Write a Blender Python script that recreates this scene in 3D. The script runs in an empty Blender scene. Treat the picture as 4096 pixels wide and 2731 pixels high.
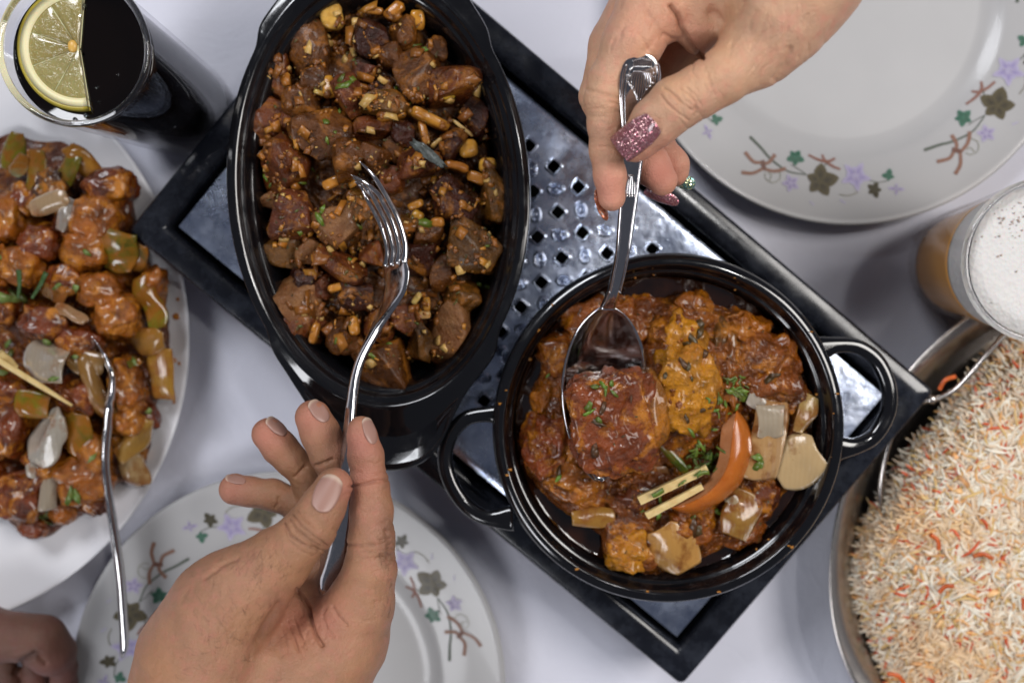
import bpy, bmesh, math, random
import numpy as np
from mathutils import Vector, Matrix
from mathutils.bvhtree import BVHTree

# ------------------------------------------------------------------ camera, world, lamps
scene = bpy.context.scene
col = scene.collection
H = 0.61                      # camera height over the cloth (m)
FPX = 4096 * 35.0 / 36.0      # focal length in photo pixels
TILT = math.radians(-3.35)
cam_d = bpy.data.cameras.new('camera')
cam_d.lens = 35; cam_d.sensor_width = 36; cam_d.clip_start = 0.01; cam_d.clip_end = 50
cam = bpy.data.objects.new('camera', cam_d); col.objects.link(cam)
cam.location = (0, 0, H); cam.rotation_euler = (TILT, 0, 0)
cam_d.dof.use_dof = True; cam_d.dof.focus_distance = H - 0.142; cam_d.dof.aperture_fstop = 4.6
scene.camera = cam
world = bpy.data.worlds.new('World'); scene.world = world; world.use_nodes = True
bg = world.node_tree.nodes['Background']
bg.inputs[0].default_value = (0.74, 0.80, 1.0, 1); bg.inputs[1].default_value = 0.12
scene.view_settings.view_transform = 'Standard'
scene.view_settings.look = 'None'
scene.view_settings.exposure = -0.22
scene.view_settings.gamma = 1.0
scene.cycles.use_denoising = True
scene.cycles.max_bounces = 8
scene.cycles.caustics_refractive = False
scene.cycles.caustics_reflective = False


def area(name, loc, target, sx, sy, power, color):
    d = bpy.data.lights.new(name, 'AREA'); d.shape = 'RECTANGLE'; d.size = sx; d.size_y = sy
    d.energy = power; d.color = color
    o = bpy.data.objects.new(name, d); col.objects.link(o); o.location = loc
    v = Vector(target) - Vector(loc)
    o.rotation_euler = v.to_track_quat('-Z', 'Y').to_euler()
    return o


area('window_light', (-0.65, 1.10, 1.50), (0, 0, 0), 0.60, 0.50, 22.0, (0.93, 0.95, 1.0))
area('ceiling_panel', (1.20, 0.30, 1.40), (0, 0, 0), 0.85, 0.6, 25.0, (1.0, 0.96, 0.92))
area('side_panel', (-0.95, -1.15, 1.30), (0, 0, 0), 0.8, 0.5, 17.0, (0.95, 0.96, 1.0))
area('spot_panel', (0.64, 0.43, 1.75), (0, 0, 0), 0.10, 0.10, 4.0, (1.0, 0.98, 0.96))

# ------------------------------------------------------------------ projection helpers (photo pixel at a known height -> point)
cT, sT = math.cos(TILT), math.sin(TILT)
RC = np.array([[1, 0, 0], [0, cT, -sT], [0, sT, cT]])


def P(fx, fy, z):
    d = RC @ np.array([fx - 2048.0, 1365.5 - fy, -FPX])
    t = (z - H) / d[2]
    return np.array([0, 0, H]) + d * t


def PF(p):                                     # points (N,3) -> photo pixels (N,2)
    q = (p - np.array([0, 0, H])) @ RC
    return np.stack([2048 - FPX * q[..., 0] / q[..., 2], 1365.5 + FPX * q[..., 1] / q[..., 2]], -1)


def S(z):
    return (H - z) / FPX                       # metres per photo pixel at height z


K = 1.7415                                     # overview pixels -> photo pixels


def PU(u, v, z):
    return P(u * K, v * K, z)


# ------------------------------------------------------------------ numpy noise
_rng = np.random.RandomState(7)
_perm = _rng.permutation(256); _perm = np.concatenate([_perm, _perm, _perm])
_grad = _rng.normal(size=(256, 3)); _grad /= np.linalg.norm(_grad, axis=1)[:, None]


def perlin(p):
    p = np.asarray(p, float)
    i = np.floor(p).astype(int); f = p - i
    u = f * f * f * (f * (f * 6 - 15) + 10)
    i &= 255
    out = 0
    for dx in (0, 1):
        wx = u[:, 0] if dx else 1 - u[:, 0]
        for dy in (0, 1):
            wy = u[:, 1] if dy else 1 - u[:, 1]
            for dz in (0, 1):
                wz = u[:, 2] if dz else 1 - u[:, 2]
                h = _perm[_perm[_perm[(i[:, 0] + dx) & 255] + ((i[:, 1] + dy) & 255)] + ((i[:, 2] + dz) & 255)]
                g = _grad[h]
                out = out + wx * wy * wz * (g[:, 0] * (f[:, 0] - dx) + g[:, 1] * (f[:, 1] - dy) + g[:, 2] * (f[:, 2] - dz))
    return out


def fbm(p, octv=3, lac=2.1, gain=0.5):
    a, s, r = 1.0, 1.0, 0
    for k in range(octv):
        r = r + a * perlin(p * s + 17.3 * k); a *= gain; s *= lac
    return r


# ------------------------------------------------------------------ object helpers
def mesh(name, verts, faces, mat, smooth=True):
    me = bpy.data.meshes.new(name)
    v = np.asarray(verts, np.float32)
    if isinstance(faces, np.ndarray):
        k = faces.shape[1]; n = len(faces)
        me.vertices.add(len(v)); me.vertices.foreach_set('co', v.ravel())
        me.loops.add(n * k); me.loops.foreach_set('vertex_index', faces.astype(np.int32).ravel())
        me.polygons.add(n)
        me.polygons.foreach_set('loop_start', np.arange(0, n * k, k, dtype=np.int32))
        me.update(calc_edges=True)
    else:
        me.from_pydata([tuple(map(float, q)) for q in v], [], faces)
        me.update()
    if smooth:
        me.polygons.foreach_set('use_smooth', np.ones(len(me.polygons), bool))
    if mat:
        me.materials.append(mat)
    me.validate()
    return me


def obj(name, verts, faces, mat, parent=None, smooth=True, loc=None, color=None, attr=None):
    v = np.asarray(verts, float)
    if parent is None:
        L = np.array([v[:, 0].mean(), v[:, 1].mean(), v[:, 2].min()]) if loc is None else np.asarray(loc, float)
    else:
        L = np.array(parent.location)
    me = mesh(name, v - L, faces, mat, smooth)
    if attr is not None:
        for an, av in attr.items():
            a = me.attributes.new(an, 'FLOAT_COLOR', 'POINT')
            a.data.foreach_set('color', np.asarray(av, np.float32).ravel())
    o = bpy.data.objects.new(name, me); col.objects.link(o)
    if parent is None:
        o.location = L
    else:
        o.parent = parent
        o['is_part'] = True
        if parent.parent is not None:
            pass
    if color is not None:
        o.color = (*color, 1)
    return o


def sub(name, verts, faces, mat, parent, root, **k):
    """a sub-part: parented to a part, coordinates relative to the thing's root"""
    v = np.asarray(verts, float) - np.array(root.location)
    me = mesh(name, v, faces, mat, k.get('smooth', True))
    o = bpy.data.objects.new(name, me); col.objects.link(o); o.parent = parent
    return o


def thing(name, loc, label, cat, group=None):
    o = bpy.data.objects.new(name, None); col.objects.link(o); o.location = tuple(loc)
    o.empty_display_size = 0.01
    return tag(o, label, cat, group)


def tag(o, label=None, cat=None, group=None, kind=None):
    if label: o['label'] = label
    if cat: o['category'] = cat
    if group: o['group'] = group
    if kind: o['kind'] = kind
    return o


def merge(parts):
    vs, fs, n = [], [], 0
    for v, f in parts:
        vs.append(np.asarray(v, float)); fs += [tuple(int(i) + n for i in q) for q in f]; n += len(v)
    return np.concatenate(vs), fs


def catmull(pts, n):
    pts = np.asarray(pts, float)
    q = np.vstack([2 * pts[0] - pts[1], pts, 2 * pts[-1] - pts[-2]])
    out = []
    m = len(pts) - 1
    for t in np.linspace(0, m, n):
        i = min(int(t), m - 1); f = t - i
        a, b, c, d = q[i], q[i + 1], q[i + 2], q[i + 3]
        out.append(0.5 * ((2 * b) + (-a + c) * f + (2 * a - 5 * b + 4 * c - d) * f * f + (-a + 3 * b - 3 * c + d) * f ** 3))
    return np.array(out)


def grid_faces(nu, nv, closed_u=False, closed_v=False):
    f = []
    for i in range(nu if closed_u else nu - 1):
        for j in range(nv if closed_v else nv - 1):
            a = i * nv + j; b = ((i + 1) % nu) * nv + j
            c = ((i + 1) % nu) * nv + (j + 1) % nv; d = i * nv + (j + 1) % nv
            f.append((a, b, c, d))
    return f


def rings(ring_list, cap_first=True, cap_last=True):
    n = len(ring_list[0]); v = np.concatenate(ring_list)
    f = grid_faces(len(ring_list), n, closed_v=True)
    if cap_first: f.append(tuple(range(n - 1, -1, -1)))
    if cap_last: f.append(tuple(range(len(v) - n, len(v))))
    return v, f


def lathe(profile, c, n=96, sx=1.0, sy=1.0, rot=0.0, cap_first=True, cap_last=True):
    th = np.linspace(0, 2 * math.pi, n, endpoint=False)
    cr, sr = math.cos(rot), math.sin(rot)
    rl = []
    for r, z in profile:
        x, y = r * sx * np.cos(th), r * sy * np.sin(th)
        rl.append(np.stack([c[0] + x * cr - y * sr, c[1] + x * sr + y * cr, np.full(n, z)], 1))
    return rings(rl, cap_first, cap_last)


def sweep(path, wdir, hw, ht, n=14, power=2.6, caps=True):
    """path (N,3); wdir (3,) or (N,3) width direction; hw, ht half width / half thickness (N,)"""
    path = np.asarray(path, float); N = len(path)
    t = np.gradient(path, axis=0); t /= np.linalg.norm(t, axis=1)[:, None]
    w = np.broadcast_to(np.asarray(wdir, float), (N, 3)).copy()
    w -= (w * t).sum(1)[:, None] * t; w /= np.linalg.norm(w, axis=1)[:, None]
    nn = np.cross(t, w)
    a = np.linspace(0, 2 * math.pi, n, endpoint=False)
    ca, sa = np.cos(a), np.sin(a)
    ca = np.sign(ca) * np.abs(ca) ** (2 / power); sa = np.sign(sa) * np.abs(sa) ** (2 / power)
    hw = np.broadcast_to(hw, (N,)); ht = np.broadcast_to(ht, (N,))
    rl = [path[i] + np.outer(ca * hw[i], w[i]) + np.outer(sa * ht[i], nn[i]) for i in range(N)]
    return rings(rl, caps, caps)


_ico = {}


def ico(s):
    if s not in _ico:
        bm = bmesh.new(); bmesh.ops.create_icosphere(bm, subdivisions=s, radius=1.0)
        v = np.array([q.co[:] for q in bm.verts]); v /= np.linalg.norm(v, axis=1)[:, None]
        f = np.array([[q.index for q in t.verts] for t in bm.faces]); bm.free()
        _ico[s] = (v, f)
    return _ico[s]


def rotm(ax, ay, az):
    return np.array((Matrix.Rotation(az, 3, 'Z') @ Matrix.Rotation(ay, 3, 'Y') @ Matrix.Rotation(ax, 3, 'X')))


def lump(c, hx, hy, hz, ang=0, n=3.0, amp=0.12, fr=1.6, seed=0, tilt=0.25, sub_=4, fine=0.02, fib=0.0, cuts=0):
    """an irregular rounded block; half sizes in metres, ang in degrees counter-clockwise"""
    v, f = ico(sub_)
    r = random.Random(seed)
    s = (np.abs(v) ** n).sum(1) ** (-1 / n)
    q = v * s[:, None]
    off = np.array([r.uniform(0, 90) for _ in range(3)])
    d = amp * fbm(v * fr + off, 3) * 1.6 + fine * fbm(v * 9 + off, 2) * 1.5
    d2 = np.stack([fbm(v * 1.3 + off + 31, 2), fbm(v * 1.3 + off + 57, 2), fbm(v * 1.3 + off + 83, 2)], 1) * amp * 1.5
    q = q * (1 + d)[:, None] + d2
    if fib:
        q = q * (1 + fib * np.sin(q[:, 1] * 22 + 3 * fbm(v * 2 + off, 2)))[:, None]
    for _ in range(cuts):
        nn = np.array([r.gauss(0, 1), r.gauss(0, 1), r.gauss(0, .8)]); nn /= np.linalg.norm(nn)
        e_ = q @ nn - r.uniform(.55, .82); q = q - nn * (np.clip(e_, 0, None) * .9)[:, None]
    q = q * np.array([hx, hy, hz])
    R = rotm(r.uniform(-tilt, tilt), r.uniform(-tilt, tilt), math.radians(ang))
    return q @ R.T + np.asarray(c), f


# ------------------------------------------------------------------ signed distance meshing (for the hands)
def mesh_sdf(f, lo, hi, h):
    B = 6
    lo = np.asarray(lo, float); n = (np.ceil((np.asarray(hi) - lo) / h / B).astype(int) + 1) * B
    nb = n // B
    bi = np.stack(np.meshgrid(*[np.arange(k) for k in nb], indexing='ij'), -1).reshape(-1, 3)
    bd = f(lo + (bi + 0.5) * B * h - 0.5 * h).reshape(nb)
    D = np.repeat(np.repeat(np.repeat(bd, B, 0), B, 1), B, 2).astype(np.float32)
    act = np.abs(bd) < h * B * 1.5
    m = np.repeat(np.repeat(np.repeat(act, B, 0), B, 1), B, 2)
    ii = np.argwhere(m)
    for s in range(0, len(ii), 400000):
        q = ii[s:s + 400000]
        D[q[:, 0], q[:, 1], q[:, 2]] = f(lo + q * h)
    D[0] = D[-1] = 1; D[:, 0] = D[:, -1] = 1; D[:, :, 0] = D[:, :, -1] = 1
    neg = D < 0
    c = [neg[a:n[0] - 1 + a, b:n[1] - 1 + b, d:n[2] - 1 + d] for a in (0, 1) for b in (0, 1) for d in (0, 1)]
    cnt = sum(x.astype(np.int8) for x in c)
    cells = np.argwhere((cnt > 0) & (cnt < 8))
    idx = -np.ones(n - 1, np.int64); idx[cells[:, 0], cells[:, 1], cells[:, 2]] = np.arange(len(cells))
    acc = np.zeros((len(cells), 3)); num = np.zeros(len(cells))
    corners = [(a, b, d) for a in (0, 1) for b in (0, 1) for d in (0, 1)]
    for p in corners:
        for ax in range(3):
            if p[ax]: continue
            q = list(p); q[ax] = 1
            da = D[cells[:, 0] + p[0], cells[:, 1] + p[1], cells[:, 2] + p[2]]
            db = D[cells[:, 0] + q[0], cells[:, 1] + q[1], cells[:, 2] + q[2]]
            x = (da < 0) != (db < 0)
            t = np.where(x, da / np.where(x, da - db, 1), 0)
            pos = np.array(p, float)[None] + np.eye(3)[ax][None] * t[:, None]
            acc[x] += pos[x]; num[x] += 1
    V = lo + (cells + acc / num[:, None]) * h
    F = []
    for ax in range(3):
        o1, o2 = [k for k in range(3) if k != ax]
        sl0 = [slice(None)] * 3; sl1 = [slice(None)] * 3
        sl0[ax] = slice(0, n[ax] - 1); sl1[ax] = slice(1, n[ax])
        A = neg[tuple(sl0)]; Bq = neg[tuple(sl1)]
        e = np.argwhere(A != Bq)
        e = e[(e[:, o1] > 0) & (e[:, o2] > 0) & (e[:, o1] < n[o1] - 1) & (e[:, o2] < n[o2] - 1)]
        a_in = A[e[:, 0], e[:, 1], e[:, 2]]
        g = []
        for d1, d2 in ((0, 0), (1, 0), (1, 1), (0, 1)):
            q = e.copy(); q[:, o1] -= d1; q[:, o2] -= d2
            g.append(idx[q[:, 0], q[:, 1], q[:, 2]])
        g = np.stack(g, 1)
        flip = a_in if ax != 1 else ~a_in
        g[~flip] = g[~flip][:, ::-1]
        F.append(g)
    F = np.concatenate(F); F = F[(F >= 0).all(1)]
    e = h * 0.5                                    # one Newton step sharpens creases
    d0 = f(V)
    G = np.stack([(f(V + np.eye(3)[k] * e) - d0) / e for k in range(3)], 1)
    g2 = (G * G).sum(1) + 0.3
    V = V - G * (d0 / g2)[:, None] * 0.9
    return V, F


def smin(a, b, k):
    hh = np.clip(0.5 + 0.5 * (b - a) / k, 0, 1)
    return b + (a - b) * hh - k * hh * (1 - hh)


def cap_d(p, a, ra, b, rb):
    ba = b - a; t = np.clip(((p - a) @ ba) / (ba @ ba), 0, 1)
    return np.linalg.norm(p - a - t[:, None] * ba, axis=1) - (ra + (rb - ra) * t)


def poly_d(q, pl):
    """2-D distance of points q (N,2) to a polyline"""
    d = np.full(len(q), 1e9)
    for a, b in zip(pl[:-1], pl[1:]):
        a = np.asarray(a, float); b = np.asarray(b, float); ba = b - a
        t = np.clip(((q - a) @ ba) / max(ba @ ba, 1e-9), 0, 1)
        d = np.minimum(d, np.linalg.norm(q - a - t[:, None] * ba, axis=1))
    return d


class Hand:
    """chains of (fx, fy, z_mm, r_px) joints; body chains blend widely, fingers stay apart"""

    def __init__(s, body, fingers, creases, kb=0.010, kf=0.0012, kj=0.003, lumps=()):
        mk = lambda ch: [(P(x, y, z / 1000), r * S(z / 1000)) for x, y, z, r in ch]
        s.body = [mk(c) for c in body]; s.fing = [mk(c) for c in fingers]
        s.cre = creases; s.kb, s.kf, s.kj = kb, kf, kj; s.lumps = lumps

    def chain(s, p, ch, k):
        d = None
        for (a, ra), (b, rb) in zip(ch[:-1], ch[1:]):
            e = cap_d(p, a, ra, b, rb)
            d = e if d is None else smin(d, e, k)
        return d

    def base(s, p):
        B = None
        for c in s.body:
            e = s.chain(p, c, s.kb); B = e if B is None else smin(B, e, s.kb)
        out = B
        for c in s.fing:
            e = smin(s.chain(p, c, s.kj), B, s.kb * 0.8) if B is not None else s.chain(p, c, s.kj)
            out = e if out is None else smin(out, e, s.kf)
        return out

    def crease(s, p):
        d = np.zeros(len(p)); near = np.ones(len(p), bool)
        if s.cre:
            pn = p; q = PF(pn); add = np.zeros(len(pn))
            wob = perlin(np.concatenate([q * 0.03, np.zeros((len(q), 1))], 1)) * 5
            for pl, amp, w, zmin in s.cre:
                pl = np.asarray(pl, float)
                lo, hi = pl.min(0) - 3 * w - 8, pl.max(0) + 3 * w + 8
                m = ((q > lo) & (q < hi)).all(1) & (pn[:, 2] > zmin / 1000)
                if m.any():
                    dd = poly_d(q[m] + wob[m, None], pl) / w
                    add[m] += 1.35 * amp / 1000 * np.exp(-dd ** 2)
            d = d + add
        return d

    def __call__(s, p):
        d = s.base(p)
        # broad anatomical unevenness
        d = d + 0.00022 * perlin(p * 160) + 0.0001 * perlin(p * 420)
        return d

    def hit(s, fx, fy, ztop=0.26):
        """march rays from the camera to the skin: arrays of photo pixels -> points"""
        o = np.array([0, 0, H]); T = np.stack([P(a, b, 0.0) for a, b in zip(fx, fy)])
        dr = T - o; dr /= np.linalg.norm(dr, axis=1)[:, None]
        t = (H - ztop) / -dr[:, 2]
        for _ in range(60):
            d = s.base(o + dr * t[:, None]); t = t + np.clip(d, -0.003, 0.01) * 0.9
        return o + dr * t[:, None], dr

    def normal(s, p):
        e = 0.0004; d0 = s.base(p)
        g = np.stack([s.base(p + np.eye(3)[k] * e) - d0 for k in range(3)], 1)
        return g / np.linalg.norm(g, axis=1)[:, None]


# ------------------------------------------------------------------ materials
class M:
    def __init__(s, name, base=(0.5, 0.5, 0.5), rough=0.5, metal=0.0, **kw):
        s.m = bpy.data.materials.new(name); s.m.use_nodes = True
        s.t = s.m.node_tree; s.b = s.t.nodes['Principled BSDF']
        s.set('Base Color', base); s.set('Roughness', rough); s.set('Metallic', metal)
        for k, v in kw.items(): s.set(k.replace('_', ' '), v)
        s.pos = s.t.nodes.new('ShaderNodeNewGeometry').outputs['Position']

    def set(s, k, v):
        i = s.b.inputs[k]
        if hasattr(v, 'is_output'):
            s.t.links.new(v, i)
        elif isinstance(v, tuple) and len(v) == 3 and i.type == 'RGBA':
            i.default_value = (*v, 1)
        else:
            i.default_value = v
        return s

    def n(s, typ, **kw):
        return s.t.nodes.new(typ)

    def lk(s, a, b):
        s.t.links.new(a, b)

    def noise(s, scale, detail=3, rough=0.55, vec=None, dist=0.0):
        n = s.n('ShaderNodeTexNoise'); n.inputs['Scale'].default_value = scale
        n.inputs['Detail'].default_value = detail; n.inputs['Roughness'].default_value = rough
        n.inputs['Distortion'].default_value = dist
        s.lk(vec or s.pos, n.inputs['Vector']); return n.outputs['Fac']

    def voro(s, scale, feature='F1', out='Distance', vec=None, rnd=1.0):
        n = s.n('ShaderNodeTexVoronoi'); n.feature = feature; n.inputs['Scale'].default_value = scale
        n.inputs['Randomness'].default_value = rnd
        s.lk(vec or s.pos, n.inputs['Vector']); return n.outputs[out]

    def scalev(s, sc, rot=(0, 0, 0), vec=None):
        n = s.n('ShaderNodeMapping'); n.inputs['Scale'].default_value = sc; n.inputs['Rotation'].default_value = rot
        s.lk(vec or s.pos, n.inputs['Vector']); return n.outputs[0]

    def ramp(s, fac, stops):
        n = s.n('ShaderNodeValToRGB'); e = n.color_ramp.elements
        while len(e) < len(stops): e.new(0.5)
        for q, (p, c) in zip(e, stops):
            q.position = p; q.color = (*c, 1) if isinstance(c, tuple) else (c, c, c, 1)
        s.lk(fac, n.inputs[0]); return n.outputs[0]

    def mix(s, fac, a, b, mode='MIX'):
        n = s.n('ShaderNodeMix'); n.data_type = 'RGBA'; n.blend_type = mode
        for v, i in ((fac, n.inputs[0]), (a, n.inputs[6]), (b, n.inputs[7])):
            if hasattr(v, 'is_output'): s.lk(v, i)
            elif isinstance(v, tuple): i.default_value = (*v, 1)
            else: i.default_value = v
        return n.outputs[2]

    def math(s, op, a, b=0.0):
        n = s.n('ShaderNodeMath'); n.operation = op
        for v, i in ((a, n.inputs[0]), (b, n.inputs[1])):
            if hasattr(v, 'is_output'): s.lk(v, i)
            else: i.default_value = v
        return n.outputs[0]

    def attr(s, name):
        n = s.n('ShaderNodeAttribute'); n.attribute_name = name; return n

    def objcol(s):
        return s.n('ShaderNodeObjectInfo').outputs['Color']

    def bump(s, h, strength=0.3, dist=0.001, prev=None):
        n = s.n('ShaderNodeBump'); n.inputs['Strength'].default_value = strength
        n.inputs['Distance'].default_value = dist
        s.lk(h, n.inputs['Height'])
        if prev is not None: s.lk(prev, n.inputs['Normal'])
        s.lk(n.outputs[0], s.b.inputs['Normal']); s.last = n.outputs[0]; return n.outputs[0]


# cloth
m = M('white_cloth', (0.70, 0.69, 0.74), 0.9, Sheen_Weight=0.15)
v1 = m.scalev((1, 1, 1), (0, 0, 0.6))
w1 = m.n('ShaderNodeTexWave'); w1.inputs['Scale'].default_value = 260; w1.inputs['Distortion'].default_value = 1.2
m.lk(v1, w1.inputs['Vector'])
v2 = m.scalev((1, 1, 1), (0, 0, 0.6 + math.pi / 2))
w2 = m.n('ShaderNodeTexWave'); w2.inputs['Scale'].default_value = 260; w2.inputs['Distortion'].default_value = 1.2
m.lk(v2, w2.inputs['Vector'])
wv = m.math('ADD', w1.outputs['Fac'], w2.outputs['Fac'])
m.set('Base Color', m.mix(m.noise(14, 3), (0.645, 0.65, 0.735), (0.705, 0.705, 0.785)))
bc = m.bump(m.noise(11, 4, 0.6, dist=1.2), 0.35, 0.006)
m.bump(m.math('ADD', wv, m.math('MULTIPLY', m.noise(900, 2), 1.5)), 0.5, 0.0004, bc)
CLOTH = m.m

# porcelain
m = M('ivory_porcelain', (0.66, 0.645, 0.62), 0.25, Coat_Weight=0.12, Coat_Roughness=0.04, Specular_IOR_Level=0.25)
m.set('Base Color', m.mix(m.noise(25, 2), (0.36, 0.355, 0.355), (0.40, 0.392, 0.39)))
PORC = m.m
m = M('white_porcelain', (0.76, 0.75, 0.77), 0.15, Coat_Weight=0.5, Coat_Roughness=0.06)
WPORC = m.m
m = M('printed_glaze', rough=0.4, Coat_Weight=0.1, Specular_IOR_Level=0.2)
a = m.attr('print'); m.set('Base Color', m.mix(m.math('MULTIPLY', m.noise(700, 3), 0.12), a.outputs['Color'], (0.4, 0.38, 0.34)))
PRINT = m.m

# black enamel pans
m = M('black_enamel', (0.004, 0.004, 0.005), 0.10, Coat_Weight=0.5, Coat_Roughness=0.04)
m.set('Roughness', m.ramp(m.noise(70, 4, 0.6), [(0.4, 0.07), (0.62, 0.2), (0.75, 0.32)]))
m.bump(m.noise(160, 2), 0.06, 0.0006)
ENAMEL = m.m
m = M('black_painted_steel', (0.012, 0.013, 0.017), 0.33)
m.set('Roughness', m.ramp(m.noise(45, 5, 0.65), [(0.38, 0.13), (0.7, 0.32)]))
m.set('Base Color', m.mix(m.ramp(m.noise(60, 5, 0.7), [(0.45, 0.0), (0.75, 1.0)]), (0.007, 0.008, 0.012), (0.030, 0.034, 0.045)))
BPAINT = m.m
m = M('dark_well', (0.003, 0.003, 0.003), 0.9)
WELL = m.m
# brushed stainless
m = M('stainless_steel', (0.50, 0.53, 0.60), 0.26, 1.0)
sv = m.scalev((1, 14, 1), (0, 0, math.radians(50)))
m.set('Roughness', m.ramp(m.noise(55, 6, 0.7), [(0.3, 0.17), (0.7, 0.38)]))
m.set('Base Color', m.mix(m.ramp(m.noise(70, 6, 0.72), [(0.35, 0.0), (0.7, 1.0)]), (0.46, 0.53, 0.70), (0.76, 0.82, 0.95)))
b0 = m.bump(m.noise(150, 4, 0.6, sv), 0.12, 0.0004)
m.bump(m.noise(22, 4), 0.55, 0.0035, b0)
STEEL = m.m
m = M('polished_cutlery', (0.62, 0.60, 0.60), 0.13, 1.0)
m.set('Roughness', m.ramp(m.noise(300, 4, 0.7), [(0.4, 0.07), (0.75, 0.26)]))
m.bump(m.noise(240, 3), 0.08, 0.0003)
SILVER = m.m
m = M('dish_steel', (0.54, 0.50, 0.465), 0.27, 1.0)
m.bump(m.noise(50, 3), 0.15, 0.001)
DSTEEL = m.m


def skin(name, base, red, dark, sss=0.10, rough=0.47):
    m = M(name, base, rough, Subsurface_Weight=sss, Subsurface_Scale=0.004, Specular_IOR_Level=0.42)
    m.b.inputs['Subsurface Radius'].default_value = (1.0, 0.35, 0.18)
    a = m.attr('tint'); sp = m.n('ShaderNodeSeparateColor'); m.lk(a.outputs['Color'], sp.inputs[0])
    c = m.mix(m.ramp(m.noise(60, 4, 0.65), [(0.32, 0.0), (0.7, 1.0)]), tuple(x * 0.80 for x in base), tuple(min(1, x * 1.12) for x in base))
    c = m.mix(m.math('MULTIPLY', m.ramp(m.noise(210, 3, 0.6), [(0.45, 0.0), (0.7, 1.0)]), 0.5), c, red)
    c = m.mix(m.ramp(m.noise(26, 3, 0.6), [(0.42, 0.0), (0.66, 0.55)]), c, tuple(x * y for x, y in zip(base, (1.04, 1.0, .80))))
    c = m.mix(sp.outputs[0], c, red)
    c = m.mix(sp.outputs[1], c, dark)  # darker skin: knuckle pigment, and crease shade put into the colour
    m.set('Base Color', c)
    # fine skin relief: criss-cross lines, pores, flexion lines
    e1 = m.voro(1050, 'DISTANCE_TO_EDGE', vec=m.scalev((1, 0.45, 1), (0, 0, 0.5)))
    e2 = m.voro(620, 'DISTANCE_TO_EDGE', vec=m.scalev((0.4, 1, 1), (0, 0, 0.9)))
    h = m.math('ADD', m.math('MINIMUM', e1, 0.12), m.math('MINIMUM', e2, 0.10))
    b1 = m.bump(h, 0.5, 0.0014)
    b2 = m.bump(m.noise(1300, 3, 0.7), 0.4, 0.0007, b1)
    m.bump(m.noise(420, 4, 0.6, m.scalev((1, 0.5, 1), (0, 0, 0.7))), 0.3, 0.0011, b2)
    return m.m


SKIN_W = skin('light_skin', (0.56, 0.325, 0.205), (0.60, 0.235, 0.165), (0.30, 0.155, 0.09), 0.06)
SKIN_M = skin('tan_skin', (0.355, 0.178, 0.100), (0.44, 0.165, 0.115), (0.10, 0.045, 0.028), 0.05)
SKIN_D = skin('brown_skin', (0.15, 0.068, 0.045), (0.17, 0.052, 0.042), (0.04, 0.016, 0.012), 0.03)
m = M('bare_nail', (0.50, 0.335, 0.30), 0.42, Coat_Weight=0.12, Coat_Roughness=0.3)
a = m.attr('print'); m.set('Base Color', m.mix(m.math('MULTIPLY', m.noise(200, 3), 0.35), a.outputs['Color'], (0.40, 0.22, 0.17)))
NAIL = m.m


def glitter(name, base, fl1, fl2, dens=1900):
    m = M(name, base, 0.3, Coat_Weight=1.0, Coat_Roughness=0.03)
    c = m.voro(dens, 'F1', 'Color'); sp = m.n('ShaderNodeSeparateColor'); m.lk(c, sp.inputs[0])
    k = m.ramp(sp.outputs[0], [(0.42, 0.0), (0.50, 1.0)])
    fc = m.mix(m.ramp(sp.outputs[1], [(0.4, 0.0), (0.6, 1.0)]), fl1, fl2)
    m.set('Base Color', m.mix(k, base, fc))
    m.set('Metallic', m.math('MULTIPLY', k, 0.9))
    nm = m.n('ShaderNodeVectorMath'); nm.operation = 'SUBTRACT'; m.lk(c, nm.inputs[0]); nm.inputs[1].default_value = (0.5, 0.5, 0.5)
    sc = m.n('ShaderNodeVectorMath'); sc.operation = 'SCALE'; m.lk(nm.outputs[0], sc.inputs[0]); sc.inputs['Scale'].default_value = 1.1
    ad = m.n('ShaderNodeVectorMath'); ad.operation = 'ADD'; m.lk(sc.outputs[0], ad.inputs[0])
    g = m.n('ShaderNodeNewGeometry'); m.lk(g.outputs['Normal'], ad.inputs[1])
    no = m.n('ShaderNodeVectorMath'); no.operation = 'NORMALIZE'; m.lk(ad.outputs[0], no.inputs[0])
    m.lk(no.outputs[0], m.b.inputs['Normal'])
    return m.m


GLIT_P = glitter('pink_glitter_polish', (0.24, 0.070, 0.085), (0.80, 0.50, 0.48), (0.50, 0.19, 0.24), 2700)
GLIT_C = glitter('copper_glitter_polish', (0.22, 0.05, 0.02), (0.75, 0.30, 0.15), (0.5, 0.15, 0.07))
GLIT_G = glitter('green_glitter_polish', (0.08, 0.18, 0.16), (0.4, 0.85, 0.8), (0.75, 0.75, 0.4), 1300)


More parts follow.
